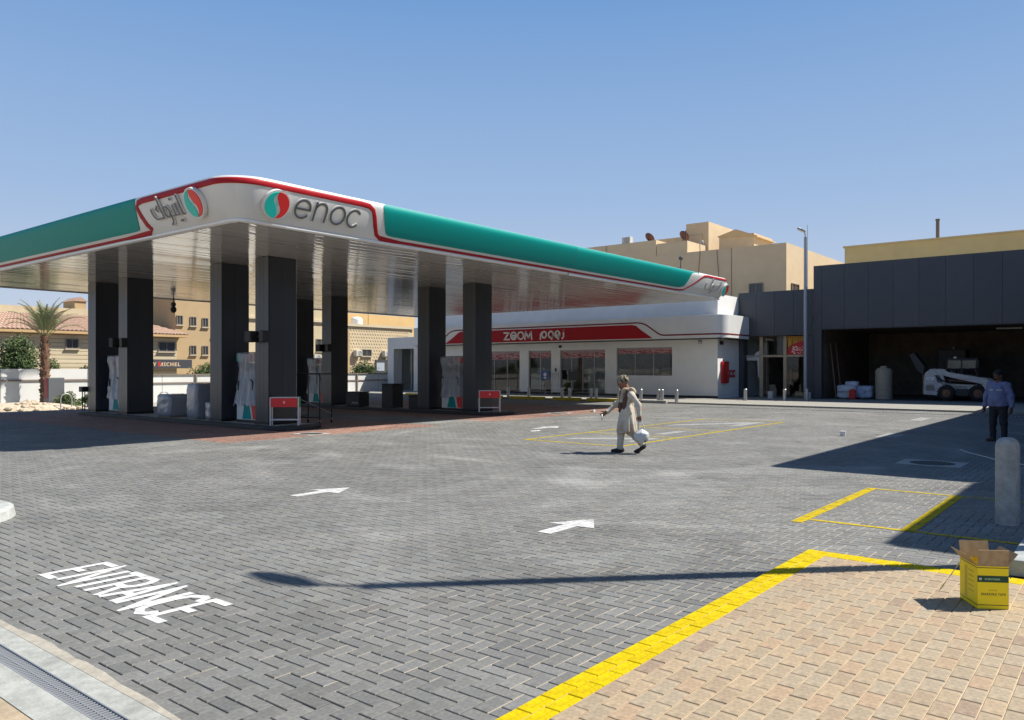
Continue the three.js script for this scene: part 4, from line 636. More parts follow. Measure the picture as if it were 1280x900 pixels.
  const s2 = thing('shop_sign', 'small dark framed sign board low on the stone villa', 'sign', [54.2, 1.25, -61.55]); part('board', bx(0, 3, 0, 1.4, 0, .15), mat(.05, .05, .055, .6), s2); part('sign_face', [bx(.15, 1.2, .25, 1.1, .15, .17)], mat(.35, .4, .45, .5), s2); part('sign_mark', [...strokes([[[1.7, 1.1], [2.2, .9], [2.2, .4], [1.7, .5]], [[1.8, .75], [2.0, .75]]], .12, .02)].map(g => g.translate(0, 0, .15)), mat(.7, .65, .5, .6), s2);
  t = thing('flat_roof_house', 'tan wall of a farther house above the stone villa', 'house'); part('wall', bx(61, 74, -.5, 8.6, -86, -76), stucco(.60, .41, .19), t);
}
{ // white hoarding along the road
  const t = thing('boundary_wall', 'long white panelled hoarding along the far edge of the site', 'wall');
  const pm = [mat(.7, .7, .68, .7, { map: soft6 }), mat(.68, .685, .67, .7, { map: soft6 }), mat(.71, .7, .68, .7, { map: soft6 })], rail = mat(.2, .16, .13, .7);
  for (let i = 0; i < 21; i++) { const x = -2 + i * 2.1, h = x < 19.5 ? 1.7 : 1.34; part('wall_panel', bx(x + .015, x + 2.085, h * .66, h, -45.06, -45), pm[i % 3], t); part('wall_panel', bx(x + .015, x + 2.085, -.26, h * .64, -45.07, -44.99), pm[(i + 1) % 3], t); part('rail', bx(x, x + 2.1, h * .625, h * .675, -44.995, -44.93), rail, t); if (i % 2) part('post', bx(x - .05, x + .05, -.26, h + .01, -44.99, -44.9), rail, t); part('backing', bx(x, x + 2.1, -.26, h - .02, -45.2, -45.08), pm[0], t); }
  part('cap_rail', bx(19.5, 42, 1.345, 1.4, -45.16, -44.92), rail, t);
}
// ---------- planting ----------
const leafM = [mat(.075, .115, .03, .75, { side: THREE.DoubleSide }), mat(.105, .14, .038, .75, { side: THREE.DoubleSide }), mat(.055, .085, .028, .75, { side: THREE.DoubleSide })], bark = mat(.16, .11, .07, .9, { map: grain });
function leafCloud(n, r, size, squash = [1, 1, 1]) { // clumped leaf quads
  const P = [], cl = Array.from({ length: Math.max(6, n / 60 | 0) }, () => { const v = V(rr(-1, 1), rr(-1, 1), rr(-1, 1)); while (v.length() > 1) v.set(rr(-1, 1), rr(-1, 1), rr(-1, 1)); return v.multiplyScalar(.95); });
  const a = V(), b = V(), c = V();
  for (let i = 0; i < n; i++) { const k = cl[Math.floor(rnd() * cl.length)]; c.set(rr(-1, 1), rr(-1, 1), rr(-1, 1)).multiplyScalar(.34).add(k); c.set(c.x * r * squash[0], c.y * r * squash[1], c.z * r * squash[2]); a.set(rr(-1, 1), rr(-1, 1), rr(-1, 1)).normalize().multiplyScalar(size * rr(.6, 1.3)); b.set(rr(-1, 1), rr(-1, 1), rr(-1, 1)).cross(a).normalize().multiplyScalar(size * .4); const A = c, p = [c.clone().sub(a), c.clone().add(b), c.clone().add(a), c.clone().sub(b)]; for (const q of [p[0], p[1], p[2], p[0], p[2], p[3]]) P.push(q.x, q.y, q.z); }
  const g = new THREE.BufferGeometry(); g.setAttribute('position', new THREE.Float32BufferAttribute(P, 3)); g.computeVertexNormals(); return g;
}
function shrub(name, label, cat, pos, r, squash, n, size, trunkH, mi = 0, group) {
  const t = thing(name, label, cat, pos, 0, group); const y = trunkH + r * squash[1] * .8;
  part('trunk', [rod([0, 0, 0], [.04, y, .02], .05 + r * .04, 8, .03), ...[0, 1, 2, 3].map(i => rod([.02, y * .45, 0], [Math.cos(i * 1.7) * r * .6, y + rr(-.1, .3) * r, Math.sin(i * 1.7) * r * .6], .035, 6, .012))], bark, t);
  part('crown', leafCloud(n, r, size, squash).translate(0, y, 0), leafM[mi], t); part('inner_crown', leafCloud(n * .6 | 0, r * .85, size, squash).translate(0, y, 0), leafM[(mi + 2) % 3], t); return t;
}
shrub('leafy_tree', 'bushy green tree behind the hoarding left of the palm', 'tree', [17.3, -.34, -50], 1.15, [.85, 1.25, .9], 5200, .085, 1.2, 0);
shrub('leafy_tree', 'thin pale green tree behind the palm trunk', 'tree', [19.3, -.34, -50.5], .8, [.7, 1.1, .7], 1500, .07, 1.0, 1);
shrub('leafy_tree', 'dark green shrub behind the hoarding at the leftmost column', 'tree', [21.2, -.34, -50], .75, [.9, 1, .9], 1900, .08, .9, 2);
shrub('leafy_tree', 'yellow green bush above the hoarding between the column pairs', 'tree', [29.0, -.34, -50], 1.05, [1.25, .8, 1], 3200, .085, .85, 1);
shrub('leafy_tree', 'green bush above the hoarding left of the stone villa sign', 'tree', [42.9, -.34, -50], 1.0, [1.1, .95, 1], 2800, .085, .85, 0);
shrub('leafy_tree', 'small bush above the hoarding beside the white portal', 'tree', [46.2, -.34, -50], .8, [1, .9, 1], 1900, .08, .8, 1);
for (const [x, z, r, i] of [[16.9, -41.9, .52, 0], [17.9, -42.2, .42, 1], [18.9, -42.6, .45, 2], [19.9, -43, .4, 3]]) shrub('low_shrub', ['low green shrub beside the dark totem sign', 'second low shrub right of the totem sign', 'third low shrub right of the totem sign by the hoarding', 'fourth low shrub right of the totem sign before the column'][i], 'shrub', [x, -.25, z], r, [1.2, .75, 1], 900, .06, .06, (i + 1) % 3, 'shrubs along the hoarding');
{ // date palm
  const t = thing('palm_tree', 'short date palm with ragged trunk beside the hoarding at left', 'tree', [16.44, -.25, -43.9]);
  const pts = []; for (let i = 0; i <= 44; i++) { const y = i / 44 * 3.65; pts.push(new THREE.Vector2((.2 - .03 * i / 44) + (i % 2 ? .05 : 0) + .02 * nz(i, 3), y)); } part('trunk', new THREE.LatheGeometry(pts, 14), mat(.17, .085, .05, .9, { map: grain }), t);
  for (let i = 0; i < 46; i++) { const a = i * 2.4, y = .5 + i * .062; part('leaf_base', rod([Math.cos(a) * .17, y, Math.sin(a) * .17], [Math.cos(a) * .28, y + .17, Math.sin(a) * .28], .055, 5, .02), i % 2 ? bark : mat(.26, .15, .08, .9), t); }
  for (let f = 0; f < 22; f++) {
    const a = f * 2.39996, up = 1.5 - (f / 22) * .85, len = rr(1.9, 2.35), P = [], cu = []; let y = 3.6, r = .08; const n = 22;
    for (let k = 0; k <= n; k++) { const q = k / n, e = up - q * q * (.75 + .75 * (f / 22)); cu.push(V(Math.cos(a) * r, y, Math.sin(a) * r)); r += Math.cos(e) * len / n; y += Math.sin(e) * len / n; }
    const side = V(-Math.sin(a), 0, Math.cos(a)); for (let k = 4; k < n; k++) for (const s of [-1, 1]) for (let m = 0; m < 2; m++) { const p = cu[k].clone().lerp(cu[Math.min(n, k + 1)], m / 2), d = cu[Math.min(n, k + 1)].clone().sub(cu[k]).normalize(), l = .42 * Math.sin(Math.PI * Math.min(1, k / n + .12)) + .08; const tip = p.clone().addScaledVector(side, s * l * .75).addScaledVector(d, l * .6).add(V(0, rr(-.02, .14) * l * 1.5, 0)), w = d.clone().multiplyScalar(.022); for (const v of [p.clone().sub(w), p.clone().add(w), tip]) P.push(v.x, v.y, v.z); }
    const g = new THREE.BufferGeometry(); g.setAttribute('position', new THREE.Float32BufferAttribute(P, 3)); g.computeVertexNormals(); const fr = part('frond', g, mat(.13 + .05 * rnd(), .17 + .03 * rnd(), .085, .65, { side: THREE.DoubleSide }), t); part('rib', new THREE.TubeGeometry(new THREE.CatmullRomCurve3(cu), 14, .018, 5), mat(.30, .27, .12, .7), fr);
  }
}

// ---------- forecourt furniture ----------
function crumple(w, h, d, s, amp = .02, seg = 10) { // soft wrapped block
  const g = new RoundedBoxGeometry(w, h, d, 3, .04).toNonIndexed(); const b = new THREE.BoxGeometry(w, h, d, seg, seg, seg), p = b.attributes.position, v = V();
  for (let i = 0; i < p.count; i++) { v.fromBufferAttribute(p, i); const f = amp * (nz(v.x * 5 + s, v.y * 5, v.z * 5) + .6 * nz(v.x * 12, v.y * 14 + s, v.z * 12)); const n = v.clone().divide(V(w / 2, h / 2, d / 2)); const m = Math.max(Math.abs(n.x), Math.abs(n.y), Math.abs(n.z)); const r = Math.pow(Math.pow(Math.abs(n.x), 10) + Math.pow(Math.abs(n.y), 10) + Math.pow(Math.abs(n.z), 10), .1); v.multiplyScalar(m / r); v.addScaledVector(n.normalize(), f); p.setXYZ(i, v.x, v.y, v.z); }
  const m = mergeVertices(b.deleteAttribute('uv').deleteAttribute('normal') && b, 1e-4); m.computeVertexNormals(); return m.translate(0, h / 2 + amp * .6, 0);
}
{
  const film = mat(.22, .23, .26, .3, { clearcoat: .6, clearcoatRoughness: .2 });
  for (const [x, z, w, h, d, l] of [[13.3, -25.0, .8, .74, .85, 'low grey block in stretch film on the nearer island by the left columns'], [13.25, -23.3, .6, 1.12, .68, 'tall upright grey parcel in stretch film standing on the nearer island'], [13.25, -22.45, .45, .55, .45, 'small grey parcel in stretch film beside the near dispenser']]) { const t = thing('wrapped_parcel', l, 'parcel', [x, .12, z], rr(-.08, .08), 'film wrapped goods on the island'); part('wrap', crumple(w, h, d, x + z * 3, .022), film, t); part('pallet', [bx(-w * .45, w * .45, 0, .03, -d * .45, d * .45)], mat(.2, .15, .1, .9), t); }
  const bm = mat(.024, .023, .023, .6, { map: grain });
  for (const [x, z, w, h, d, l] of [[21.95, -26.0, .55, .62, .85, 'black squat bin with white loops on the farther island'], [22.1, -24.0, .6, .98, .65, 'black upright waste bin in the middle of the farther island'], [22.1, -22.5, .5, .55, .6, 'black low box beside the column of the farther island']]) { const t = thing('waste_bin', l, 'bin', [x, .12, z], 0, 'black bins on the farther island'); part('body', rbx(-w / 2, w / 2, 0, h - .05, -d / 2, d / 2, .025), bm, t); part('lid', rbx(-w / 2 - .015, w / 2 + .015, h - .045, h, -d / 2 - .015, d / 2 + .015, .015), M.black, t); if (h < .7 && d > .7) part('loop', [new THREE.TorusGeometry(.08, .012, 6, 16, Math.PI).rotateY(Math.PI / 2).translate(-w / 2 - .01, .1, .05), new THREE.TorusGeometry(.08, .012, 6, 16, Math.PI).rotateY(Math.PI / 2).translate(-w / 2 - .01, .1, .28)], M.whitePaint, t); }
  // red and green stands with white legs
  const num = canvasTex(256, 64, (c, w, h) => { c.fillStyle = '#d0161c'; c.fillRect(0, 0, w, h); c.fillStyle = '#f0e6e2'; c.font = 'bold 44px sans-serif'; c.fillText('95', 102, 48); });
  const stand = (pos, turn, l) => {
    const t = thing('bucket_stand', l, 'stand', pos, turn, 'red and green stands'); const W = .76, D = .3, H = .78, leg = M.whitePaint;
    for (const [x, z] of [[0, 0], [W, 0], [0, -D], [W, -D]]) part('leg', cyl(.018, .018, H, x, 0, z, 10), leg, t);
    part('lower_rail', [rod([0, .16, 0], [W, .16, 0], .014), rod([0, .16, -D], [W, .16, -D], .014), rod([W, .16, 0], [W, .16, -D], .014), rod([0, .16, 0], [0, .16, -D], .014)], leg, t);
    part('top_rail', [rod([0, H, 0], [W, H, 0], .014), rod([0, H, -D], [W, H, -D], .014), rod([W, H, 0], [W, H, -D], .014), rod([0, H, 0], [0, H, -D], .014)], leg, t);
    const f = part('red_board', bx(.02, W - .02, H - .26, H - .01, .018, .028), mat(.62, .012, .016, .4), t); const q = plane(.3, .12); q.translate(W / 2, H - .13, .0305); part('number', q, new THREE.MeshStandardMaterial({ map: num, roughness: .4 }), f);
    part('green_board', bx(W + .018, W + .03, H - .26, H - .01, -D + .02, -.02), mat(.02, .34, .1, .4), t); part('red_board', bx(-.03, -.018, H - .26, H - .01, -D + .02, -.02), mat(.62, .012, .016, .4), t);
    return t;
  };
  stand([12.82, .12, -18.88], -.78, 'red and green stand with white legs before the nearest column'); stand([21.66, .12, -18.88], -.78, 'red stand with white legs at the farther island by the shop');
  // black trolley frame
  const t = thing('trolley_frame', 'black tubular trolley frame on castors between the two islands', 'trolley', [14.75, 0, -19.2], .62); const bl = M.blackMetal, w = 1.25, d = .75, h = 1.55;
  for (const [x, z] of [[0, 0], [w, 0], [0, -d], [w, -d]]) { part('post', rod([x, .14, z], [x, h, z], .02), bl, t); const c = part('castor', [new THREE.TorusGeometry(.045, .022, 8, 16).translate(x, .067, z)], M.rubber, t); part('fork', [bx(x - .02, x + .02, .08, .16, z - .035, z - .028), bx(x - .02, x + .02, .08, .16, z + .028, z + .035), bx(x - .02, x + .02, .14, .16, z - .028, z + .028)], M.galv, c); }
  part('top_rail', [rod([0, h, 0], [w, h, 0], .018), rod([0, h, -d], [w, h, -d], .018), rod([0, h, 0], [0, h, -d], .018), rod([w, h, 0], [w, h, -d], .018)], bl, t); part('lower_rail', [rod([0, .25, 0], [0, .25, -d], .018), rod([0, .25, -d], [w, .25, -d], .018)], bl, t); part('brace', [rod([.05, .85, -d], [w, .3, 0], .012)], M.galv, t); part('handle', [rod([.1, h + .03, 0], [w * .6, h + .03, 0], .012)], M.galv, t);
}
{ // notices, speakers and cameras on the columns
  const nt = canvasTex(192, 288, (c, w, h) => { c.fillStyle = '#e9e6e4'; c.fillRect(0, 0, w, h); for (let r = 0; r < 2; r++) for (let i = 0; i < 4; i++) { const x = 28 + i * 44, y = 62 + r * 118; c.strokeStyle = '#a8202a'; c.lineWidth = 6; c.beginPath(); c.arc(x, y, 15, 0, 7); c.stroke(); c.fillStyle = '#33282a'; c.fillRect(x - 5, y - 8, 10, 16); c.strokeStyle = '#a8202a'; c.lineWidth = 4; c.beginPath(); c.moveTo(x - 10, y - 10); c.lineTo(x + 10, y + 10); c.stroke(); c.fillStyle = '#8a8584'; c.fillRect(x - 15, y + 26, 30, 4); c.fillRect(x - 12, y + 34, 24, 4); } c.fillStyle = '#b9b4b2'; c.fillRect(20, 262, 150, 5); });
  const nm = new THREE.MeshStandardMaterial({ map: nt, roughness: .5 });
  for (const [x, z, y, l] of [[13, -19.46, 1.62, 'white safety notice with red symbols on the nearest column'], [13, -27.86, 1.62, 'white safety notice with red symbols on the left rear column of the nearer island'], [21.85, -19.46, 1.62, 'white safety notice with red symbols on the column by the shop'], [21.85, -27.86, 1.62, 'white safety notice with red symbols on the column behind the trolley']]) { const t = thing('notice_board', l, 'sign', [x - .007, y, z], -Math.PI / 2, 'safety notices on the columns'); part('plate', bx(-.22, .22, -.33, .33, 0, .012), M.whitePaint, t); const q = plane(.43, .65); q.translate(0, 0, .0135); part('print', q, nm, t); }
  for (const [x, z, y, l] of [[13, -19.5, 2.62, 'black speaker pair bracketed to the nearest column'], [13, -27.9, 2.62, 'black speaker pair bracketed to the left rear column'], [21.85, -27.9, 2.62, 'black speaker pair bracketed to the column behind the trolley']]) { const t = thing('loudspeaker', l, 'loudspeaker', [x - .006, y, z], -Math.PI / 2, 'column loudspeakers'); part('bracket', bx(-.12, .12, -.03, .03, 0, .16), M.blackMetal, t); part('case', rbx(-.42, -.13, -.16, .16, .06, .32, .02), M.black, t); part('case', rbx(.13, .32, -.16, .16, .03, .22, .02), M.black, t); part('grille', bx(-.4, -.15, -.14, .14, .32, .328), M.dark, t); }
  const t = thing('hanging_camera', 'dark dome camera hanging from the canopy soffit between the left columns', 'camera', [18.0, 4.42, -33.9]); part('stem', cyl(.025, .025, .46, 0, .02, 0, 8), M.dark, t); part('dome', [new THREE.SphereGeometry(.13, 14, 10).scale(1, 1.2, 1).translate(0, -.05, 0), new THREE.SphereGeometry(.11, 14, 8).translate(0, .18, 0)], M.dark, t);
}
{ // steel bollards and yellow kerb stops before the shop
  const ord = ['first', 'second', 'third', 'fourth', 'fifth', 'sixth', 'seventh', 'eighth', 'ninth', 'tenth', 'eleventh', 'twelfth', 'thirteenth'];
  const b0 = thing('steel_bollard', '', 'bollard', [0, 0, 0], 0, 'steel bollards before the shop'); part('post', cyl(.085, .085, .58, 0, 0, 0, 16), M.steel, b0); part('cap', cyl(.088, .07, .025, 0, .58, 0, 16), M.steel, b0); part('flange', cyl(.13, .13, .012, 0, 0, 0, 16), M.galv, b0);
  const zs = [-33.4, -31.4, -28.6, -27.1, -24.8, -24.3, -22.9, -22.6, -21.2, -19.9, -18.9, -18.7, -17.9];
  zs.forEach((z, i) => { const o = i ? copy(b0, '', [35.35, .07, z]) : b0; o.position.set(35.35, .07, z); o.userData.label = `steel bollard before the shop front, ${ord[i]} counted from the left`; });
  copy(b0, 'steel bollard before the unfinished glass entrance, left one of three', [39.2, .07, -15.95]); copy(b0, 'steel bollard before the unfinished glass entrance, middle one of three', [40.0, .07, -14.2]); copy(b0, 'steel bollard before the unfinished glass entrance, right one by the lamp post', [41.3, .07, -13.5]);
  for (const x of [39.4, 40.3]) copy(b0, x < 40 ? 'steel bollard at the white portal, left one' : 'steel bollard at the white portal, right one', [x, .07, -40.5 + (x - 39) * 1.5]);
  const k = [[-36.5, -34.2], [-33.8, -31.8], [-30.6, -28.6], [-28.0, -25.6], [-25.0, -23.2], [-22.8, -20.7]];
  k.forEach(([a, b], i) => { const t = thing('kerb_stop', `yellow painted kerb stop before the shop, ${ord[i]} counted from the left`, 'kerb', [34.8, 0, (a + b) / 2], 0, 'yellow kerb stops'); part('block', rbx(-.1, .1, 0, .17, (a - b) / 2, (b - a) / 2, .025), M.yellowKerb, t); });
  one('kerb_stop', rbx(-.1, .1, 0, .15, -1.15, 1.15, .025), M.concrete, 'unpainted pale kerb stop at the right end of the yellow ones', 'kerb', [34.8, 0, -19.3]);
  // blue sign and bar stool like stand by the door
  let t = thing('standing_sign', 'blue square sign on a stand beside the shop door', 'sign', [40.2, .07, -29.5], -Math.PI / 2); part('board', bx(-.34, .34, .95, 1.55, 0, .03), mat(.02, .07, .22, .4), t); part('mark', [new THREE.CircleGeometry(.12, 16).translate(0, 1.28, .032), bx(-.1, .1, 1.02, 1.12, .03, .033)], M.whitePaint, t); part('post', rod([0, .02, -.01], [0, .95, 0], .02), M.galv, t); part('foot', cyl(.18, .18, .02, 0, 0, 0, 16), M.galv, t);
  t = thing('standing_sign', 'black small board on a post before the middle shop window', 'sign', [39.6, .07, -26.9], -Math.PI / 2); part('board', bx(-.4, .4, .95, 1.5, 0, .03), M.black, t); part('post', rod([0, .02, 0], [0, .95, 0], .025), M.black, t); part('foot', cyl(.2, .2, .02, 0, 0, 0, 16), M.black, t);
  one('metal_rack', [rod([0, 0, 0], [.1, 1.3, .0], .012), rod([0, 0, .5], [.1, 1.3, .5], .012), rod([.1, 1.3, 0], [.1, 1.3, .5], .012), rod([.05, .6, 0], [.05, .6, .5], .012), rod([.03, .3, 0], [.03, .3, .5], .012)], M.galv, 'thin metal rack leaning right of the shop door', 'rack', [40.6, .07, -29.3]);
}
{ // big grey bollard and marking tape box in the right foreground
  let t = thing('concrete_bollard', 'large smooth pale grey round topped bollard at the right edge', 'bollard', [10.12, 0, -1.14]); const pts = [[.001, .95], [.04, .948], [.075, .935], [.1, .908], [.114, .875], [.118, .84], [.118, .02], [.122, 0]].map(p => new THREE.Vector2(...p)).reverse(); part('body', new THREE.LatheGeometry(pts, 32), mat(.36, .37, .36, .6, { map: mottle }), t);
  t = thing('cardboard_box', 'open yellow cardboard box of marking tape on the tan paving', 'box', [6.50, .022, -.878], -1.026);
  const w = .205, d = .278, h = .298, th = .005, paper = '#e0c400';
  const face = (txt) => new THREE.MeshStandardMaterial({ roughness: .55, map: canvasTex(384, 512, (c, W, H) => { c.fillStyle = '#f3d600'; c.fillRect(0, 0, W, H); c.fillStyle = '#2c2a12'; c.fillRect(0, 14, W, 9); c.fillRect(0, H - 52, W, 9); if (txt) { c.fillStyle = '#123f22'; c.fillRect(0, 112, W, 80); c.fillStyle = '#e8efe0'; c.font = 'bold 40px sans-serif'; c.fillText('W', 18, 168); c.fillStyle = '#9fc8a0'; c.font = 'bold 34px sans-serif'; c.fillText('ALMUTAWA', 90, 166); c.fillStyle = '#3a3414'; c.font = '24px sans-serif'; c.fillText('CAUTION', 140, 296); c.font = 'bold 42px sans-serif'; c.fillText('MARKING TAPE', 44, 350); } else { c.fillStyle = '#cdb41a'; c.fillRect(110, 60, 60, 380); c.fillStyle = '#5c5620'; for (let i = 0; i < 5; i++) c.fillRect(190, 90 + i * 60, 120, 6); } }) });
  const side = (m, W, x, z, r) => { const g = plane(W, h); g.translate(0, h / 2, 0).rotateY(r).translate(x, 0, z); return part('print', g, m, t); };
  const board = mat(.42, .29, .15, .8, { map: grain }), yel = mat(.78, .58, .01, .55, { map: grain });
  part('carton', [bx(-w / 2, w / 2, 0, th, -d / 2, d / 2), bx(-w / 2, w / 2, th, h, d / 2 - th, d / 2 - .0005), bx(-w / 2, w / 2, th, h, -d / 2, -d / 2 + th), bx(-w / 2, -w / 2 + th, th, h, -d / 2 + th, d / 2 - th), bx(w / 2 - th, w / 2, th, h, -d / 2 + th, d / 2 - th)], yel, t);
  side(face(1), w - .001, 0, d / 2 + .0006, 0); side(face(0), d - .001, -w / 2 - .0006, 0, -Math.PI / 2); side(face(0), d - .001, w / 2 + .0006, 0, Math.PI / 2);
  const flap = (W, H, tilt, ry, x, z, lab) => { const g = bx(-W / 2, W / 2, 0, H, -.002, .002).rotateX(tilt).rotateY(ry).translate(x, h + .001, z); return part('flap', g, board, t, lab); };
  flap(w - .006, .115, .12, 0, 0, d / 2 - .003); flap(w - .006, .12, -.25, 0, 0, -d / 2 + .003); flap(d - .012, .11, .65, Math.PI / 2, w / 2 - .003, 0); flap(d - .012, .1, .75, -Math.PI / 2, -w / 2 + .003, 0);
  part('tape_roll', [new THREE.TorusGeometry(.05, .022, 10, 20).rotateX(1.2).translate(0, .12, 0)], mat(.6, .55, .45, .5), t);
  const pt = []; for (let i = 0; i <= 14; i++) { const q = i / 14; pt.push([-w / 2 - .01 - q * .15, h - .03 - q * q * .2 + .03 * Math.sin(q * 5), -.04 + .06 * Math.sin(q * 4)]); } const P = []; for (let i = 0; i < 14; i++) { const a = pt[i], b = pt[i + 1], o = k => .028 + .012 * Math.sin(k * .9); const A = [a[0], a[1], a[2] - o(i)], B = [a[0] - .02, a[1] + .02, a[2] + o(i)], C = [b[0] - .02, b[1] + .02, b[2] + o(i + 1)], D = [b[0], b[1], b[2] - o(i + 1)]; P.push(...A, ...B, ...C, ...A, ...C, ...D); }
  const g = new THREE.BufferGeometry(); g.setAttribute('position', new THREE.Float32BufferAttribute(P, 3)); g.computeVertexNormals(); part('loose_tape', g, mat(.7, .62, .3, .4, { transmission: .35, thickness: 0, side: THREE.DoubleSide }), t);
}
{ // left distance: totem, hoops, rubble
  let t = thing('totem_sign', 'dark grey totem sign with a red strip standing before the palm', 'sign', [15.95, -.25, -42.4]); part('body', rbx(0, .75, 0, 1.52, -.25, .25, .03), mat(.11, .12, .13, .5), t); part('red_strip', bx(-.012, .0, .5, 1.5, -.12, .2), mat(.3, .02, .03, .5), t); part('plinth', bx(-.06, .8, 0, .05, -.3, .3), M.concrete, t);
  const h0 = thing('hoop_barrier', 'grey steel hoop barrier near the totem sign', 'barrier', [15.6, -.25, -39.2], 0, 'hoop barriers'); const arcp = [[-.24, 0, 0], [-.24, .55, 0], ...arc(0, .55, .24, .24, 180, 0, 8).map(p => [p[0], p[1], 0]), [.24, 0, 0]]; part('hoop', tube(arcp, .03, 40), M.galv, h0); part('foot', [cyl(.06, .06, .015, -.24, 0, 0, 12), cyl(.06, .06, .015, .24, 0, 0, 12)], M.galv, h0);
  copy(h0, 'grey steel hoop barrier behind the low wrapped parcel', [20.2, -.25, -39]);
  const rub = []; for (let i = 0; i < 260; i++) { const q = rnd() * rnd(), a = rnd() * 7, r = q * 3.4, x = Math.cos(a) * r * 1.0, z = Math.sin(a) * r * .5, s = rr(.05, .17); const g = new THREE.IcosahedronGeometry(s, 0); g.scale(rr(.7, 1.5), rr(.5, .9), rr(.7, 1.3)).rotateY(rnd() * 6).translate(x, Math.max(0, .42 * (1 - r / 2.6)) * rr(.5, 1) + s * .3, z); rub.push(g); }
  const o = part('rubble_pile', rub, mat(.52, .43, .33, .95, { map: mottle }), scene); o.position.set(14.2, -.25, -39.8); o.userData = { kind: 'stuff', label: 'heap of pale broken rubble before the hoarding at left', category: 'rubble' };
  one('sand_mound', [new THREE.SphereGeometry(1, 24, 10, 0, 7, 0, Math.PI / 2).scale(2.6, .42, 1.3)], mat(.55, .47, .36, .95, { map: mottle, bumpMap: bumpFine, bumpScale: .01 }), 'low mound of pale sand behind the rubble', 'sand', [14.0, -.26, -40.3]);
  t = thing('black_barrier', 'small black stand at the far left end of the nearer island', 'stand', [12.95, .12, -31.0]); part('top', rbx(-.12, .12, .72, .92, -.14, .14, .02), M.black, t); part('leg', rod([0, 0, -.1], [0, .72, -.1], .02), M.black, t); part('leg', rod([0, 0, .1], [0, .72, .1], .02), M.black, t);
}
{ // things in and around the garage
  const sheetW = mat(.6, .63, .7, .45, { map: soft6 });
  let t = thing('wrapped_pile', 'pile of goods under white and blue sheeting inside the open garage bay', 'pile', [45.1, .085, -12.25]); part('sheet', crumple(.95, .7, 1.0, 4, .05, 14).translate(0, 0, -.25), sheetW, t); part('sheet', crumple(.8, .66, .75, 9, .06, 12).translate(.15, 0, .6), mat(.42, .48, .62, .45, { map: soft6 }), t, 'bluish sheeting'); part('top_bundle', crumple(.5, .24, .62, 6, .05, 10).translate(0, .66, -.05), sheetW, t); part('strap', [bx(-.5, .5, .36, .385, -.78, -.76), bx(-.515, -.5, .36, .385, -.78, .24)], M.dark, t);
  t = thing('water_tank', 'beige upright ribbed water tank inside the open garage bay', 'tank', [45.3, .085, -10.75]); const bt = mat(.38, .32, .24, .6); part('body', [cyl(.42, .42, 1.55, 0, 0, 0, 28), ...[.2, .5, .8, 1.1, 1.4].map(y => new THREE.TorusGeometry(.42, .02, 6, 28).rotateX(Math.PI / 2).translate(0, y, 0))], bt, t); part('lid', [cyl(.42, .3, .12, 0, 1.55, 0, 28), cyl(.17, .17, .1, 0, 1.67, 0, 18)], bt, t);
  one('jerry_can', [rbx(-.1, .1, 0, .5, -.17, .17, .03), rod([0, .5, -.08], [0, .55, .08], .02)], mat(.5, .02, .02, .45), 'red jerry can before the white tank in the bay', 'can', [44.4, .085, -12.1]);
  const lad = (x, z, l, m) => { const t = thing('leaning_pole', l, 'pole', [x, .085, z], 0, 'poles leaning at the bay entrance'); part('pole', rod([0, 0, 0], [1.0, 3.05, -.62], .035), m, t); part('end_cap', [new THREE.SphereGeometry(.04, 8, 6).translate(0, .0, 0)], M.dark, t); }; lad(44.6, -13.0, 'brown timber pole leaning at the left of the bay, left one', mat(.2, .13, .08, .8)); lad(44.75, -12.75, 'reddish timber pole leaning at the left of the bay, right one', mat(.17, .07, .05, .8));
  one('paint_bucket', [cyl(.15, .17, .36, 0, 0, 0, 16), new THREE.TorusGeometry(.17, .012, 6, 16).rotateX(Math.PI / 2).translate(0, .36, 0)], mat(.5, .52, .55, .5), 'white bucket on the step beside the lamp post', 'bucket', [42.8, .07, -13.95]);
  one('paint_bucket', [cyl(.14, .16, .4, 0, 0, 0, 16), new THREE.TorusGeometry(.16, .012, 6, 16).rotateX(Math.PI / 2).translate(0, .4, 0)], mat(.55, .56, .56, .5), 'white bucket before the unfinished glass entrance', 'bucket', [42.6, .07, -15.9]);
  one('wooden_block', [bx(-.25, .25, 0, .18, -.3, .3), bx(-.2, .22, .181, .3, -.22, .26)], mat(.3, .22, .13, .85), 'stacked timber offcuts inside the glass entrance', 'timber', [44.9, .09, -15.1]);
  one('wooden_block', [bx(-.03, .03, 0, .5, -.2, .2), bx(.05, .12, 0, .7, -.25, .1)], mat(.25, .2, .15, .85), 'boards standing inside the glass entrance by the left post', 'timber', [44.9, .09, -16.6]);
  one('paper_litter', [bx(-.06, .06, 0, .05, -.08, .08), new THREE.SphereGeometry(.06, 8, 6).scale(1, .5, 1).translate(.05, .06, .02)], M.whitePaint, 'scrap of white litter on the paving before the shop', 'litter', [26.2, .004, -16.9]);
  one('plastic_cup', [cyl(.06, .075, .12, 0, 0, 0, 14)], mat(.7, .7, .7, .4), 'small white tub on the sunlit paving beside the shadow edge', 'tub', [20.8, .003, -5.9]);
  one('loose_cable', [tube([[18.7, .012, -2.95], [18.2, .012, -2.75], [17.4, .012, -2.3], [16.9, .012, -2.02], [16.2, .012, -1.3], [16.0, .012, -.4]], .012, 40, 5)], mat(.5, .5, .48, .6), 'thin pale cable lying in the shade behind the grey bollard', 'cable');
  one('white_tape', [tube([[16.9, .01, -12.9], [17.0, .01, -12.86], [17.2, .01, -12.8]], .015, 8, 5)], M.whitePaint, 'tiny scrap of white tape left of the walking man', 'litter');
}

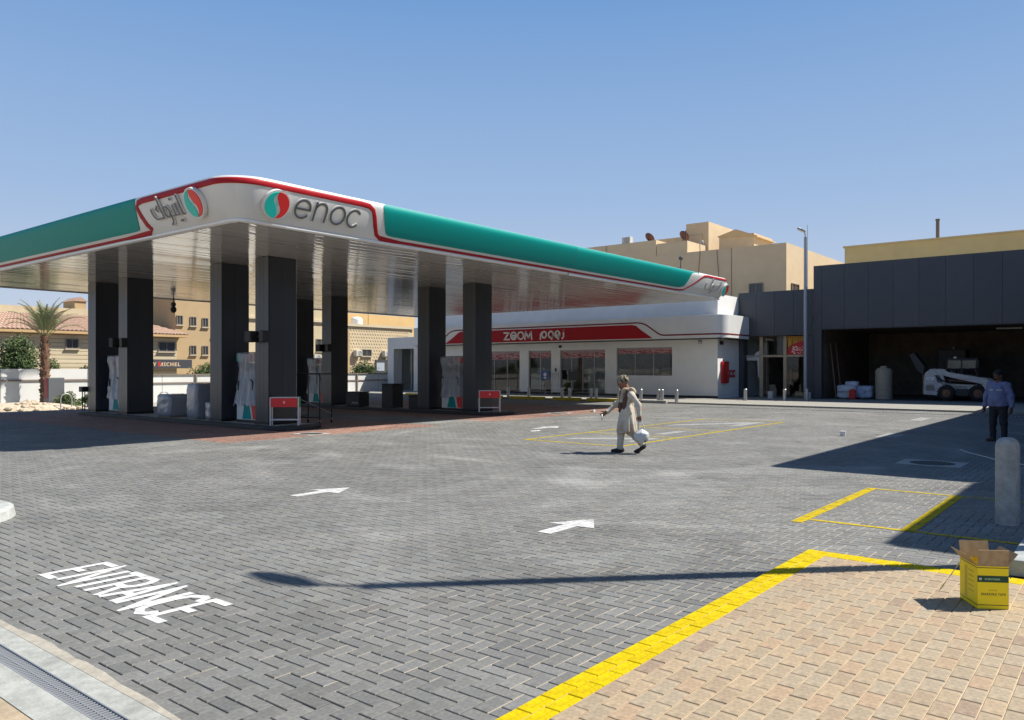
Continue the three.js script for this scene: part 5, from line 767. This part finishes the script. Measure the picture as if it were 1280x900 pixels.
// ---------- people: one continuous surface from tapered capsules ----------
function surfaceNet(f, lo, hi, cell) { // naive surface nets; f(x,y,z)<0 inside
  const n = [0, 1, 2].map(k => Math.ceil((hi[k] - lo[k]) / cell) + 2), [nx, ny, nzz] = n, F = new Float32Array(nx * ny * nzz), id = (i, j, k) => (k * ny + j) * nx + i;
  for (let k = 0; k < nzz; k++) for (let j = 0; j < ny; j++) for (let i = 0; i < nx; i++) F[id(i, j, k)] = f(lo[0] + i * cell, lo[1] + j * cell, lo[2] + k * cell);
  const vid = new Int32Array(nx * ny * nzz).fill(-1), P = [], I = [];
  for (let k = 0; k < nzz - 1; k++) for (let j = 0; j < ny - 1; j++) for (let i = 0; i < nx - 1; i++) {
    let sx = 0, sy = 0, sz = 0, c = 0; const v = (a, b, d) => F[id(i + a, j + b, k + d)];
    const E = (a, b) => { const p = v(...a), q = v(...b); if ((p < 0) !== (q < 0)) { const t = p / (p - q); sx += a[0] + (b[0] - a[0]) * t; sy += a[1] + (b[1] - a[1]) * t; sz += a[2] + (b[2] - a[2]) * t; c++; } };
    const s0 = v(0, 0, 0) < 0; let mixed = false; for (let q = 1; q < 8 && !mixed; q++) mixed = (v(q & 1, q >> 1 & 1, q >> 2) < 0) !== s0; if (!mixed) continue;
    for (const a of [0, 1]) for (const b of [0, 1]) { E([0, a, b], [1, a, b]); E([a, 0, b], [a, 1, b]); E([a, b, 0], [a, b, 1]); }
    vid[id(i, j, k)] = P.length / 3; P.push(lo[0] + (i + sx / c) * cell, lo[1] + (j + sy / c) * cell, lo[2] + (k + sz / c) * cell);
  }
  for (let k = 1; k < nzz - 1; k++) for (let j = 1; j < ny - 1; j++) for (let i = 1; i < nx - 1; i++) {
    const s = F[id(i, j, k)] < 0;
    const quad = (a, b, c, d, fl) => { if (a < 0 || b < 0 || c < 0 || d < 0) return; fl ? I.push(a, b, c, a, c, d) : I.push(a, c, b, a, d, c); };
    if (s !== F[id(i + 1, j, k)] < 0) quad(vid[id(i, j - 1, k - 1)], vid[id(i, j, k - 1)], vid[id(i, j, k)], vid[id(i, j - 1, k)], s);
    if (s !== F[id(i, j + 1, k)] < 0) quad(vid[id(i - 1, j, k - 1)], vid[id(i, j, k - 1)], vid[id(i, j, k)], vid[id(i - 1, j, k)], !s);
    if (s !== F[id(i, j, k + 1)] < 0) quad(vid[id(i - 1, j - 1, k)], vid[id(i, j - 1, k)], vid[id(i, j, k)], vid[id(i - 1, j, k)], s);
  }
  return { P, I };
}
const capd = (x, y, z, b) => { const ax = b.a[0], ay = b.a[1], az = b.a[2], dx = b.b[0] - ax, dy = b.b[1] - ay, dz = b.b[2] - az; const l = dx * dx + dy * dy + dz * dz; let t = l ? ((x - ax) * dx + (y - ay) * dy + (z - az) * dz) / l : 0; t = t < 0 ? 0 : t > 1 ? 1 : t; const sq = b.s || 1; return Math.hypot((x - ax - dx * t), (y - ay - dy * t), (z - az - dz * t) / sq) - (b.r0 + (b.r1 - b.r0) * t); };
function bodyMesh(groups, colours, colourFn) { // groups: [{bones, cell, k}] ; bone {a,b,r0,r1,c,s}
  const geos = [];
  for (const { bones, cell, k, fold = 0 } of groups) {
    const lo = [9, 9, 9], hi = [-9, -9, -9]; for (const b of bones) for (const p of [b.a, b.b]) for (let i = 0; i < 3; i++) { const r = Math.max(b.r0, b.r1) * (i === 2 ? (b.s || 1) : 1) + cell * 2 + fold; lo[i] = Math.min(lo[i], p[i] - r); hi[i] = Math.max(hi[i], p[i] + r); }
    const f = (x, y, z) => { let d = 9; for (const b of bones) { const q = capd(x, y, z, b), h = Math.max(k - Math.abs(d - q), 0) / k; d = Math.min(d, q) - h * h * k * .25; } return fold && d < .05 ? d + fold * nz(x * 14, y * 9, z * 14) : d; };
    const { P, I } = surfaceNet(f, lo, hi, cell), C = [];
    for (let i = 0; i < P.length; i += 3) { let best = 9, c = 0; for (const b of bones) { const q = capd(P[i], P[i + 1], P[i + 2], b); if (q < best) { best = q; c = b.c; } } const col = colourFn ? colourFn(P[i], P[i + 1], P[i + 2], c) : colours[c]; const v = 1 + .1 * nz(P[i] * 9, P[i + 1] * 9, P[i + 2] * 9); C.push(col[0] * v, col[1] * v, col[2] * v); }
    const g = new THREE.BufferGeometry(); g.setAttribute('position', new THREE.Float32BufferAttribute(P, 3)); g.setAttribute('color', new THREE.Float32BufferAttribute(C, 3)); g.setIndex(I); g.computeVertexNormals(); geos.push(g);
  }
  return ready(mergeGeometries(geos));
}
function handBones(w, dir, side, c, curl = .6, closed = 0) { // w wrist, dir along the hand, side = direction of the thumb, normal by cross
  const D = V(...dir).normalize(), S = V(...side); S.addScaledVector(D, -S.dot(D)).normalize(); const N = D.clone().cross(S); const at = (u, v, n) => V(...w).addScaledVector(D, u).addScaledVector(S, v).addScaledVector(N, n).toArray();
  const B = []; for (const v of [-.03, -.01, .01, .03]) B.push({ a: at(.0, v * .7, 0), b: at(.085, v, 0), r0: .016, r1: .013, c });
  [[-.032, .06], [-.011, .072], [.011, .078], [.032, .07]].forEach(([v, l]) => { const p0 = at(.085, v, 0), a1 = curl * .6, a2 = curl * 1.6, p1 = at(.085 + Math.cos(a1) * l * .5, v, Math.sin(a1) * l * .5), p2 = at(.085 + Math.cos(a1) * l * .5 + Math.cos(a2) * l * .55, v, Math.sin(a1) * l * .5 + Math.sin(a2) * l * .55); B.push({ a: p0, b: p1, r0: .0095, r1: .009, c }, { a: p1, b: p2, r0: .009, r1: .0075, c }); });
  B.push({ a: at(.02, .03, .005), b: at(.055, .058, .018), r0: .0125, r1: .0105, c }, { a: at(.055, .058, .018), b: at(.085, .06, .035), r0: .0105, r1: .0085, c }); return B;
}
function headBones(c0, fwd, up, o) { // head centre, facing, up ; colours o.skin o.hair
  const Fv = V(...fwd).normalize(), U = V(...up); U.addScaledVector(Fv, -U.dot(Fv)).normalize(); const Rv = Fv.clone().cross(U); const at = (f, u, r) => V(...c0).addScaledVector(Fv, f).addScaledVector(U, u).addScaledVector(Rv, r).toArray(); const s = (f, u, r, R, c) => ({ a: at(f, u, r), b: at(f, u, r), r0: R, r1: R, c });
  return [s(-.015, .03, 0, .092, o.hair), s(.02, .035, 0, .08, o.hair), { a: at(.025, -.02, 0), b: at(.035, -.085, 0), r0: .07, r1: .046, c: o.skin }, s(-.02, -.03, 0, .075, o.skin), s(.075, .01, .03, .02, o.skin), s(.075, .01, -.03, .02, o.skin), { a: at(.088, .005, 0), b: at(.108, -.03, 0), r0: .011, r1: .016, c: o.skin }, s(.083, -.002, .03, .0125, o.eye), s(.083, -.002, -.03, .0125, o.eye), { a: at(.082, -.065, -.02), b: at(.082, -.065, .02), r0: .011, r1: .011, c: o.lip }, s(.07, -.1, 0, .024, o.beard ?? o.skin), s(-.005, -.015, .082, .018, o.skin), s(-.005, -.015, -.082, .018, o.skin), s(-.005, -.032, .082, .014, o.skin), s(-.005, -.032, -.082, .014, o.skin), { a: at(-.03, -.06, 0), b: at(-.04, -.15, 0), r0: .055, r1: .056, c: o.skin }];
}
const B = (a, b, r0, r1, c, s) => ({ a, b, r0, r1, c, s });
{ // walking man: local +x is the way he walks (to the left of the picture), +z his right, away from us
  const cols = { shirt: [.5, .455, .38], dark: [.02, .019, .02], skin: [.20, .095, .06], cap: [.14, .105, .07], eye: [.03, .025, .02], lip: [.17, .06, .05], beard: [.05, .04, .035], dirt: [.33, .24, .15] };
  const t = thing('person', 'man in dusty cream tunic walking left with a plastic bag and scarf', 'person', [13.85, 0, -8.16], 128.7 * DEG);
  const body = [B([-.03, .86, -.05], [-.03, .86, .05], .125, .125, 'shirt', 1.15), B([-.04, .95, 0], [-.07, 1.14, 0], .125, .135, 'shirt', 1.25), B([-.09, 1.2, -.15], [-.07, 1.2, .15], .07, .07, 'shirt'), B([-.07, 1.22, 0], [-.02, 1.3, 0], .075, .055, 'skin'),
    B([-.02, .84, 0], [-.01, .74, 0], .13, .12, 'shirt', 1.15),
    B([.0, .78, .08], [.06, .46, .08], .095, .085, 'shirt'), B([.06, .46, .08], [.09, .12, .08], .08, .06, 'shirt'), B([.09, .1, .08], [.09, .05, .08], .045, .042, 'dark'), B([.04, .045, .08], [.25, .032, .09], .042, .03, 'dark'),
    B([-.03, .78, -.08], [-.1, .44, -.08], .095, .085, 'shirt'), B([-.1, .44, -.08], [-.31, .2, -.08], .078, .055, 'shirt'), B([-.33, .18, -.08], [-.35, .15, -.08], .04, .042, 'dark'), B([-.385, .145, -.08], [-.24, .04, -.085], .04, .034, 'dark'), B([-.24, .036, -.085], [-.19, .033, -.085], .033, .028, 'dark'),
    B([-.1, 1.19, -.2], [-.23, .97, -.25], .062, .052, 'shirt'), B([-.23, .97, -.25], [-.25, .79, -.25], .052, .042, 'shirt'), B([-.25, .8, -.25], [-.252, .75, -.25], .028, .026, 'skin'),
    B([-.06, 1.19, .19], [.15, .97, .24], .06, .052, 'shirt'), B([.15, .97, .24], [.33, .83, .2], .05, .04, 'shirt'), B([.32, .838, .202], [.36, .81, .192], .028, .026, 'skin')];
  const hL = handBones([-.252, .76, -.25], [0, -1, 0], [.9, 0, .2], 'skin', 1.25), hR = handBones([.355, .812, .193], [.8, -.55, -.05], [.4, .7, -.3], 'skin', .9);
  const head = headBones([.055, 1.43, 0], [.93, -.38, -.1], [.35, .93, 0], { skin: 'skin', hair: 'cap', eye: 'eye', lip: 'lip', beard: 'beard' });
  const colour = (x, y, z, c) => { if (c === 'shirt') { const d = nz(x * 6, y * 5, z * 6) + (y < .66 && y > .36 ? .2 * Math.sin((y - .36) / .3 * 3.14) : -.1) + (x < 0 && y < .6 ? .12 : 0); const k = Math.min(1, Math.max(0, (d - .05) * 2.2)) * .8; return cols.shirt.map((v, i) => v + (cols.dirt[i] - v) * k); } if (c === 'cap') return nz(x * 26, y * 26, z * 26) > .05 ? [.25, .2, .13] : [.045, .035, .025]; return cols[c]; };
  part('body', bodyMesh([{ bones: body, cell: .012, k: .05, fold: .018 }, { bones: head, cell: .005, k: .016 }, { bones: hL, cell: .004, k: .006 }, { bones: hR, cell: .004, k: .006 }], cols, colour), new THREE.MeshStandardMaterial({ vertexColors: true, roughness: .85 }), t);
  { // tunic skirt hanging to the knee, open hem with folds
    const N = 72, rows = []; for (let j = 0; j <= 22; j++) { const u = j / 22, y = .95 - u * .52, r = []; for (let i = 0; i <= N; i++) { const a = (i % N) / N * 2 * Math.PI, f = 1 + u * (.1 * nz(Math.cos(a) * 4, Math.sin(a) * 4, u * 1.3) + .06 * Math.sin(a * 9 + u * 2)) ; r.push(V(-.04 + u * -.005 + Math.cos(a) * (.135 + .075 * u) * f, y + .02 * u * Math.sin(a * 3 + 1), Math.sin(a) * (.165 + .03 * u) * f)); } rows.push(r); }
    const P = [], C = []; for (let j = 0; j < 22; j++) for (let i = 0; i < N; i++) for (const v of [rows[j][i], rows[j][i + 1], rows[j + 1][i + 1], rows[j][i], rows[j + 1][i + 1], rows[j + 1][i]]) { P.push(v.x, v.y, v.z); C.push(...colour(v.x, v.y, v.z, 'shirt')); }
    const g = new THREE.BufferGeometry(); g.setAttribute('position', new THREE.Float32BufferAttribute(P, 3)); g.setAttribute('color', new THREE.Float32BufferAttribute(C, 3)); const m = mergeVertices(g, 1e-4); m.computeVertexNormals(); part('tunic', ready(m), new THREE.MeshStandardMaterial({ vertexColors: true, roughness: .9, side: THREE.DoubleSide }), t);
  }
  const sc = { a: [.42, .33, .23], b: [.085, .05, .035] };
  part('scarf', bodyMesh([{ bones: [B([.04, 1.29, .02], [-.06, 1.27, .13], .045, .05, 'a'), B([-.06, 1.27, .13], [-.17, 1.23, .0], .05, .05, 'a'), B([-.17, 1.23, 0], [-.12, 1.27, -.14], .05, .06, 'a'), B([-.12, 1.27, -.14], [.03, 1.27, -.08], .055, .05, 'a'), B([.04, 1.26, -.05], [.085, 1.05, -.08], .045, .045, 'a'), B([.085, 1.05, -.08], [.1, .86, -.06], .042, .04, 'b'), B([.06, 1.24, .05], [.1, .92, .03], .04, .035, 'b'), B([-.02, 1.26, -.16], [.04, .92, -.14], .035, .04, 'b')], cell: .01, k: .03, fold: .012 }], sc), new THREE.MeshStandardMaterial({ vertexColors: true, roughness: .95 }), t);
  part('cap', bodyMesh([{ bones: [B([.045, 1.475, 0], [.025, 1.48, 0], .1, .1, 'a')], cell: .008, k: .01, fold: .006 }], { a: [.1, .08, .055] }, (x, y, z) => nz(x * 24, y * 24, z * 24) > .02 ? [.27, .215, .14] : [.04, .033, .025]), new THREE.MeshStandardMaterial({ vertexColors: true, roughness: .95 }), t);
  // the bag and the tape roll are carried: things of their own, placed in the same frame
  const world = (x, y, z) => { const a = 128.7 * DEG; return [13.85 + x * Math.cos(a) + z * Math.sin(a), y, -8.16 - x * Math.sin(a) + z * Math.cos(a)]; };
  const bag = thing('plastic_bag', 'white plastic carrier bag of grey stuff in the walking man\'s hand', 'bag', world(-.25, .345, -.25), 128.7 * DEG);
  const film = mat(.62, .64, .64, .45, { transmission: .25, thickness: 0, side: THREE.DoubleSide });
  const gb = new THREE.SphereGeometry(1, 30, 22), p = gb.attributes.position, v = V(); for (let i = 0; i < p.count; i++) { v.fromBufferAttribute(p, i); const u = (v.y + 1) / 2, w = u > .7 ? 1 - (u - .7) * 2.1 : 1; const f = 1 + .13 * nz(v.x * 4, v.y * 3, v.z * 4) + .06 * nz(v.x * 10, v.y * 8, v.z * 10); p.setXYZ(i, v.x * .155 * w * f - .04, u * .3 - .13, v.z * .1 * w * f); } gb.computeVertexNormals(); part('pouch', gb, film, bag);
  part('handle', [tube([[-.11, .13, 0], [-.06, .26, .0], [.0, .325, 0], [.015, .26, .01], [.03, .14, 0]], .012, 20, 6)], film, bag);
  part('contents', [crumple(.2, .16, .12, 3, .02, 6).translate(-.04, -.1, 0)], mat(.22, .23, .23, .7), bag);
  const rp = world(.45, .71, .16); one('tape_roll', [new THREE.TorusGeometry(.055, .014, 10, 24)], mat(.72, .7, .66, .5), 'small white ring of tape in the walking man\'s front hand', 'tape', rp, .6);
}
{ // standing man in the shade: local +x is the way he faces
  const cols = { shirt: [.155, .175, .31], dark: [.02, .02, .026], skin: [.15, .075, .05], hair: [.012, .01, .01], eye: [.02, .015, .012], lip: [.13, .05, .045], shoe: [.09, .07, .05], mark: [.5, .5, .5] };
  const t = thing('person', 'stout man in a blue shirt and black trousers standing in the shade', 'person', [21.45, 0, -2.6], 2.75);
  const body = [B([0, .92, -.07], [0, .92, .07], .14, .14, 'shirt', 1.1), B([.02, 1.0, 0], [.01, 1.22, 0], .155, .145, 'shirt', 1.3), B([-.01, 1.33, -.15], [-.01, 1.33, .15], .075, .075, 'shirt'), B([-.01, 1.36, 0], [.0, 1.44, 0], .065, .056, 'skin'), B([-.01, .84, -.08], [-.01, .84, .08], .12, .12, 'dark'),
    B([0, .84, .1], [.01, .46, .12], .105, .078, 'dark'), B([.01, .46, .12], [-.01, .1, .13], .076, .06, 'dark'), B([-.01, .08, .13], [-.01, .05, .13], .04, .04, 'shoe'), B([-.05, .045, .13], [.17, .035, .17], .043, .034, 'shoe'), B([0, .84, -.1], [.0, .46, -.12], .105, .078, 'dark'), B([0, .46, -.12], [-.02, .1, -.13], .076, .06, 'dark'), B([-.02, .08, -.13], [-.02, .05, -.13], .04, .04, 'shoe'), B([-.06, .045, -.13], [.16, .035, -.17], .043, .034, 'shoe'),
    B([-.01, 1.33, .2], [-.02, 1.06, .29], .07, .06, 'shirt'), B([-.02, 1.06, .29], [.02, .84, .31], .058, .048, 'shirt'), B([.02, .85, .31], [.025, .79, .31], .03, .028, 'skin'), B([-.01, 1.33, -.2], [-.02, 1.06, -.29], .07, .06, 'shirt'), B([-.02, 1.06, -.29], [.02, .84, -.31], .058, .048, 'shirt'), B([.02, .85, -.31], [.025, .79, -.31], .03, .028, 'skin')];
  part('body', bodyMesh([{ bones: body, cell: .012, k: .045, fold: .016 }, { bones: headBones([.015, 1.56, 0], [1, -.05, .25], [0, 1, 0], { skin: 'skin', hair: 'hair', eye: 'eye', lip: 'lip', beard: 'hair' }), cell: .005, k: .016 }, { bones: handBones([.025, .8, .31], [.05, -1, 0], [1, 0, 0], 'skin', .6), cell: .004, k: .006 }, { bones: handBones([.025, .8, -.31], [.05, -1, 0], [1, 0, 0], 'skin', .6), cell: .004, k: .006 }], cols, (x, y, z, c) => c === 'shirt' && x > .1 && y > 1.2 && y < 1.225 && Math.abs(Math.abs(z) - .09) < .05 ? cols.mark : cols[c]), new THREE.MeshStandardMaterial({ vertexColors: true, roughness: .85 }), t);
}
// ---------- skid steer loader at the bay ----------
{
  const t = thing('skid_loader', 'white skid steer loader parked at the mouth of the garage bay', 'loader', [44.9, .085, -8.75], -Math.PI / 2); // local +x = along +z (to the right), local +z = towards the forecourt (-x)
  const wht = mat(.5, .51, .53, .5, { map: mottle, clearcoat: .2 }), dk = mat(.03, .03, .032, .6), br = mat(.13, .055, .03, .6);
  const S = (pts, d, z0, m, n, b = .015) => part(n, ext(pts, d - 2 * b, b).translate(0, 0, z0 + b), m, t);
  S([[.12, .35], [.78, .3], [2.75, .3], [2.95, .5], [2.9, .78], [1.2, .85], [.7, .95], [.12, .95]], 1.1, -1.35, wht, 'chassis');
  for (const z of [-1.58, -.18]) { S([[0, .32], [.02, 1.15], [.1, 1.42], [.3, 1.58], [.52, 1.62], [.62, 1.5], [.55, 1.2], [.62, .95], [.95, .78], [.75, .6], [.62, .28]], .17, z, wht, 'rear_tower'); S([[.3, 1.6], [.9, 1.6], [1.1, 1.45], [2.3, 1.22], [2.85, 1.12], [3.05, .86], [2.95, .62], [2.72, .6], [2.6, .88], [1.3, 1.18], [.9, 1.3], [.5, 1.32]], .15, z + .01, wht, 'lift_arm'); S([[.72, 1.34], [.86, 1.32], [1.0, .9], [.9, .86]], .08, z + .05, wht, 'link'); part('lift_cylinder', [rod([1.1, 1.05, z + .09], [2.2, .96, z + .09], .045), rod([2.2, .96, z + .09], [2.62, .93, z + .09], .03)], br, t); }
  for (const z of [-1.52, -.1]) for (const x of [1.02, 2.42]) { const g = new THREE.Group(); g.name = 'wheel'; g.position.set(x, .4, z); t.add(g); part('tyre', [new THREE.TorusGeometry(.28, .125, 12, 30).scale(1, 1, 1.15), ...Array.from({ length: 18 }, (_, i) => new THREE.BoxGeometry(.05, .06, .26).translate(0, .385, 0).rotateZ(i * Math.PI / 9))], M.rubber, g); part('rim', [new THREE.CylinderGeometry(.2, .2, .16, 20).rotateX(Math.PI / 2), new THREE.CylinderGeometry(.08, .1, .08, 12).rotateX(Math.PI / 2).translate(0, 0, .1), new THREE.TorusGeometry(.19, .02, 8, 20).translate(0, 0, .09)], mat(.22, .1, .05, .6), g); }
  const cabGlass = mat(.6, .65, .65, .03, { transmission: 1, thickness: 0, ior: 1.5 });
  for (const z of [-.4, -1.18]) { const fr = []; for (const [a, b] of [[[.97, .9], [1.02, 2.06]], [[2.34, 2.06], [2.28, 1.55]], [[2.28, 1.55], [2.48, .9]], [[.98, 1.1], [2.42, 1.1]], [[1.0, 1.62], [2.28, 1.62]], [[1.66, 1.1], [1.66, 2.06]]]) fr.push(rod([a[0], a[1], z], [b[0], b[1], z], .035, 8)); for (let k = 0; k < 6; k++) fr.push(rod([1.1 + k * .2, 1.12, z], [1.1 + k * .2, 1.6, z], .008, 5)); for (let k = 0; k < 3; k++) fr.push(rod([1.0, 1.22 + k * .13, z], [2.36, 1.22 + k * .13, z], .008, 5)); part('cab_frame', fr, dk, t); part('cab_window', ext([[1.0, 1.62], [1.03, 2.05], [2.33, 2.05], [2.28, 1.62]], .006).translate(0, 0, z), cabGlass, t); }
  part('cab_rear', bx(.98, 1.02, .9, 2.05, -1.14, -.44), dk, t);
  for (const [a, b] of [[.3, -.02], [.38, .02]]) part('hydraulic_hose', tube([[.5, 1.3, .01], [.7, 1.15 + b, .02], [.9, 1.0 + b, .02], [1.3, .92, .0]], .016, 16, 6), M.rubber, t);
  part('grab_rail', [tube([[.1, 1.45, -.0], [.08, 1.62, -.02], [.3, 1.7, -.02], [.5, 1.65, 0]], .014, 14, 6)], dk, t); part('tail_lamp', [bx(-.02, .01, 1.0, 1.2, -.36, -.28)], mat(.35, .02, .02, .3), t); part('vent_grille', Array.from({ length: 6 }, (_, k) => bx(.12, .5, .52 + k * .05, .54 + k * .05, .0, .012)), dk, t); part('grease_panel', [ext([[1.3, .5], [2.0, .5], [1.9, .75], [1.35, .78]], .012).translate(0, 0, -.24)], mat(.3, .3, .3, .6, { map: mottle }), t);
  part('cab_roof', rbx(1.02, 2.4, 2.06, 2.16, -1.2, -.36, .03), dk, t); part('work_lamp', [bx(1.3, 1.42, 2.16, 2.24, -.5, -.42)], mat(.6, .6, .55, .3), t); part('seat', [rbx(1.3, 1.8, .9, 1.05, -1.0, -.6, .04), rbx(1.25, 1.4, 1.05, 1.6, -1.0, -.6, .04)], M.black, t);
  part('rear_door', [rbx(-.12, .1, .35, 1.35, -1.3, -.25, .04)], br, t); S([[-.75, 2.35], [-.55, 2.45], [-.05, 1.75], [-.1, 1.35], [-.35, 1.5]], .9, -1.3, dk, 'tail_cover');
  S([[2.95, .75], [3.1, .8], [3.15, .2], [3.6, .06], [3.62, .1], [3.0, .02], [2.92, .1]], 1.6, -1.62, dk, 'bucket'); part('step', [bx(1.45, 2.0, .26, .6, -.3, -.15)], dk, t);
  const tx = canvasTex(256, 96, (c, w, h) => { c.fillStyle = '#dfe3ea'; c.fillRect(0, 0, w, h); c.fillStyle = '#39506e'; c.font = 'bold 70px sans-serif'; c.fillText('S450', 26, 76); }); const q = plane(.36, .13); q.translate(.3, 1.12, .0005); part('model_mark', q, new THREE.MeshStandardMaterial({ map: tx, roughness: .5 }), t);
  const u = thing('parked_digger', 'dark machine cab half lost in the gloom behind the white loader', 'digger', [49.3, .085, -8.1]); part('cab', [rbx(-.6, .6, 1.0, 2.7, -.7, .7, .06)], dk, u); part('base', [rbx(-.9, .9, .0, 1.0, -1.2, 1.2, .06)], dk, u); part('beacon', [cyl(.06, .06, .12, 0, 2.7, 0, 10)], mat(.5, .4, .3, .4), u);
}
renderer.render(scene, camera);
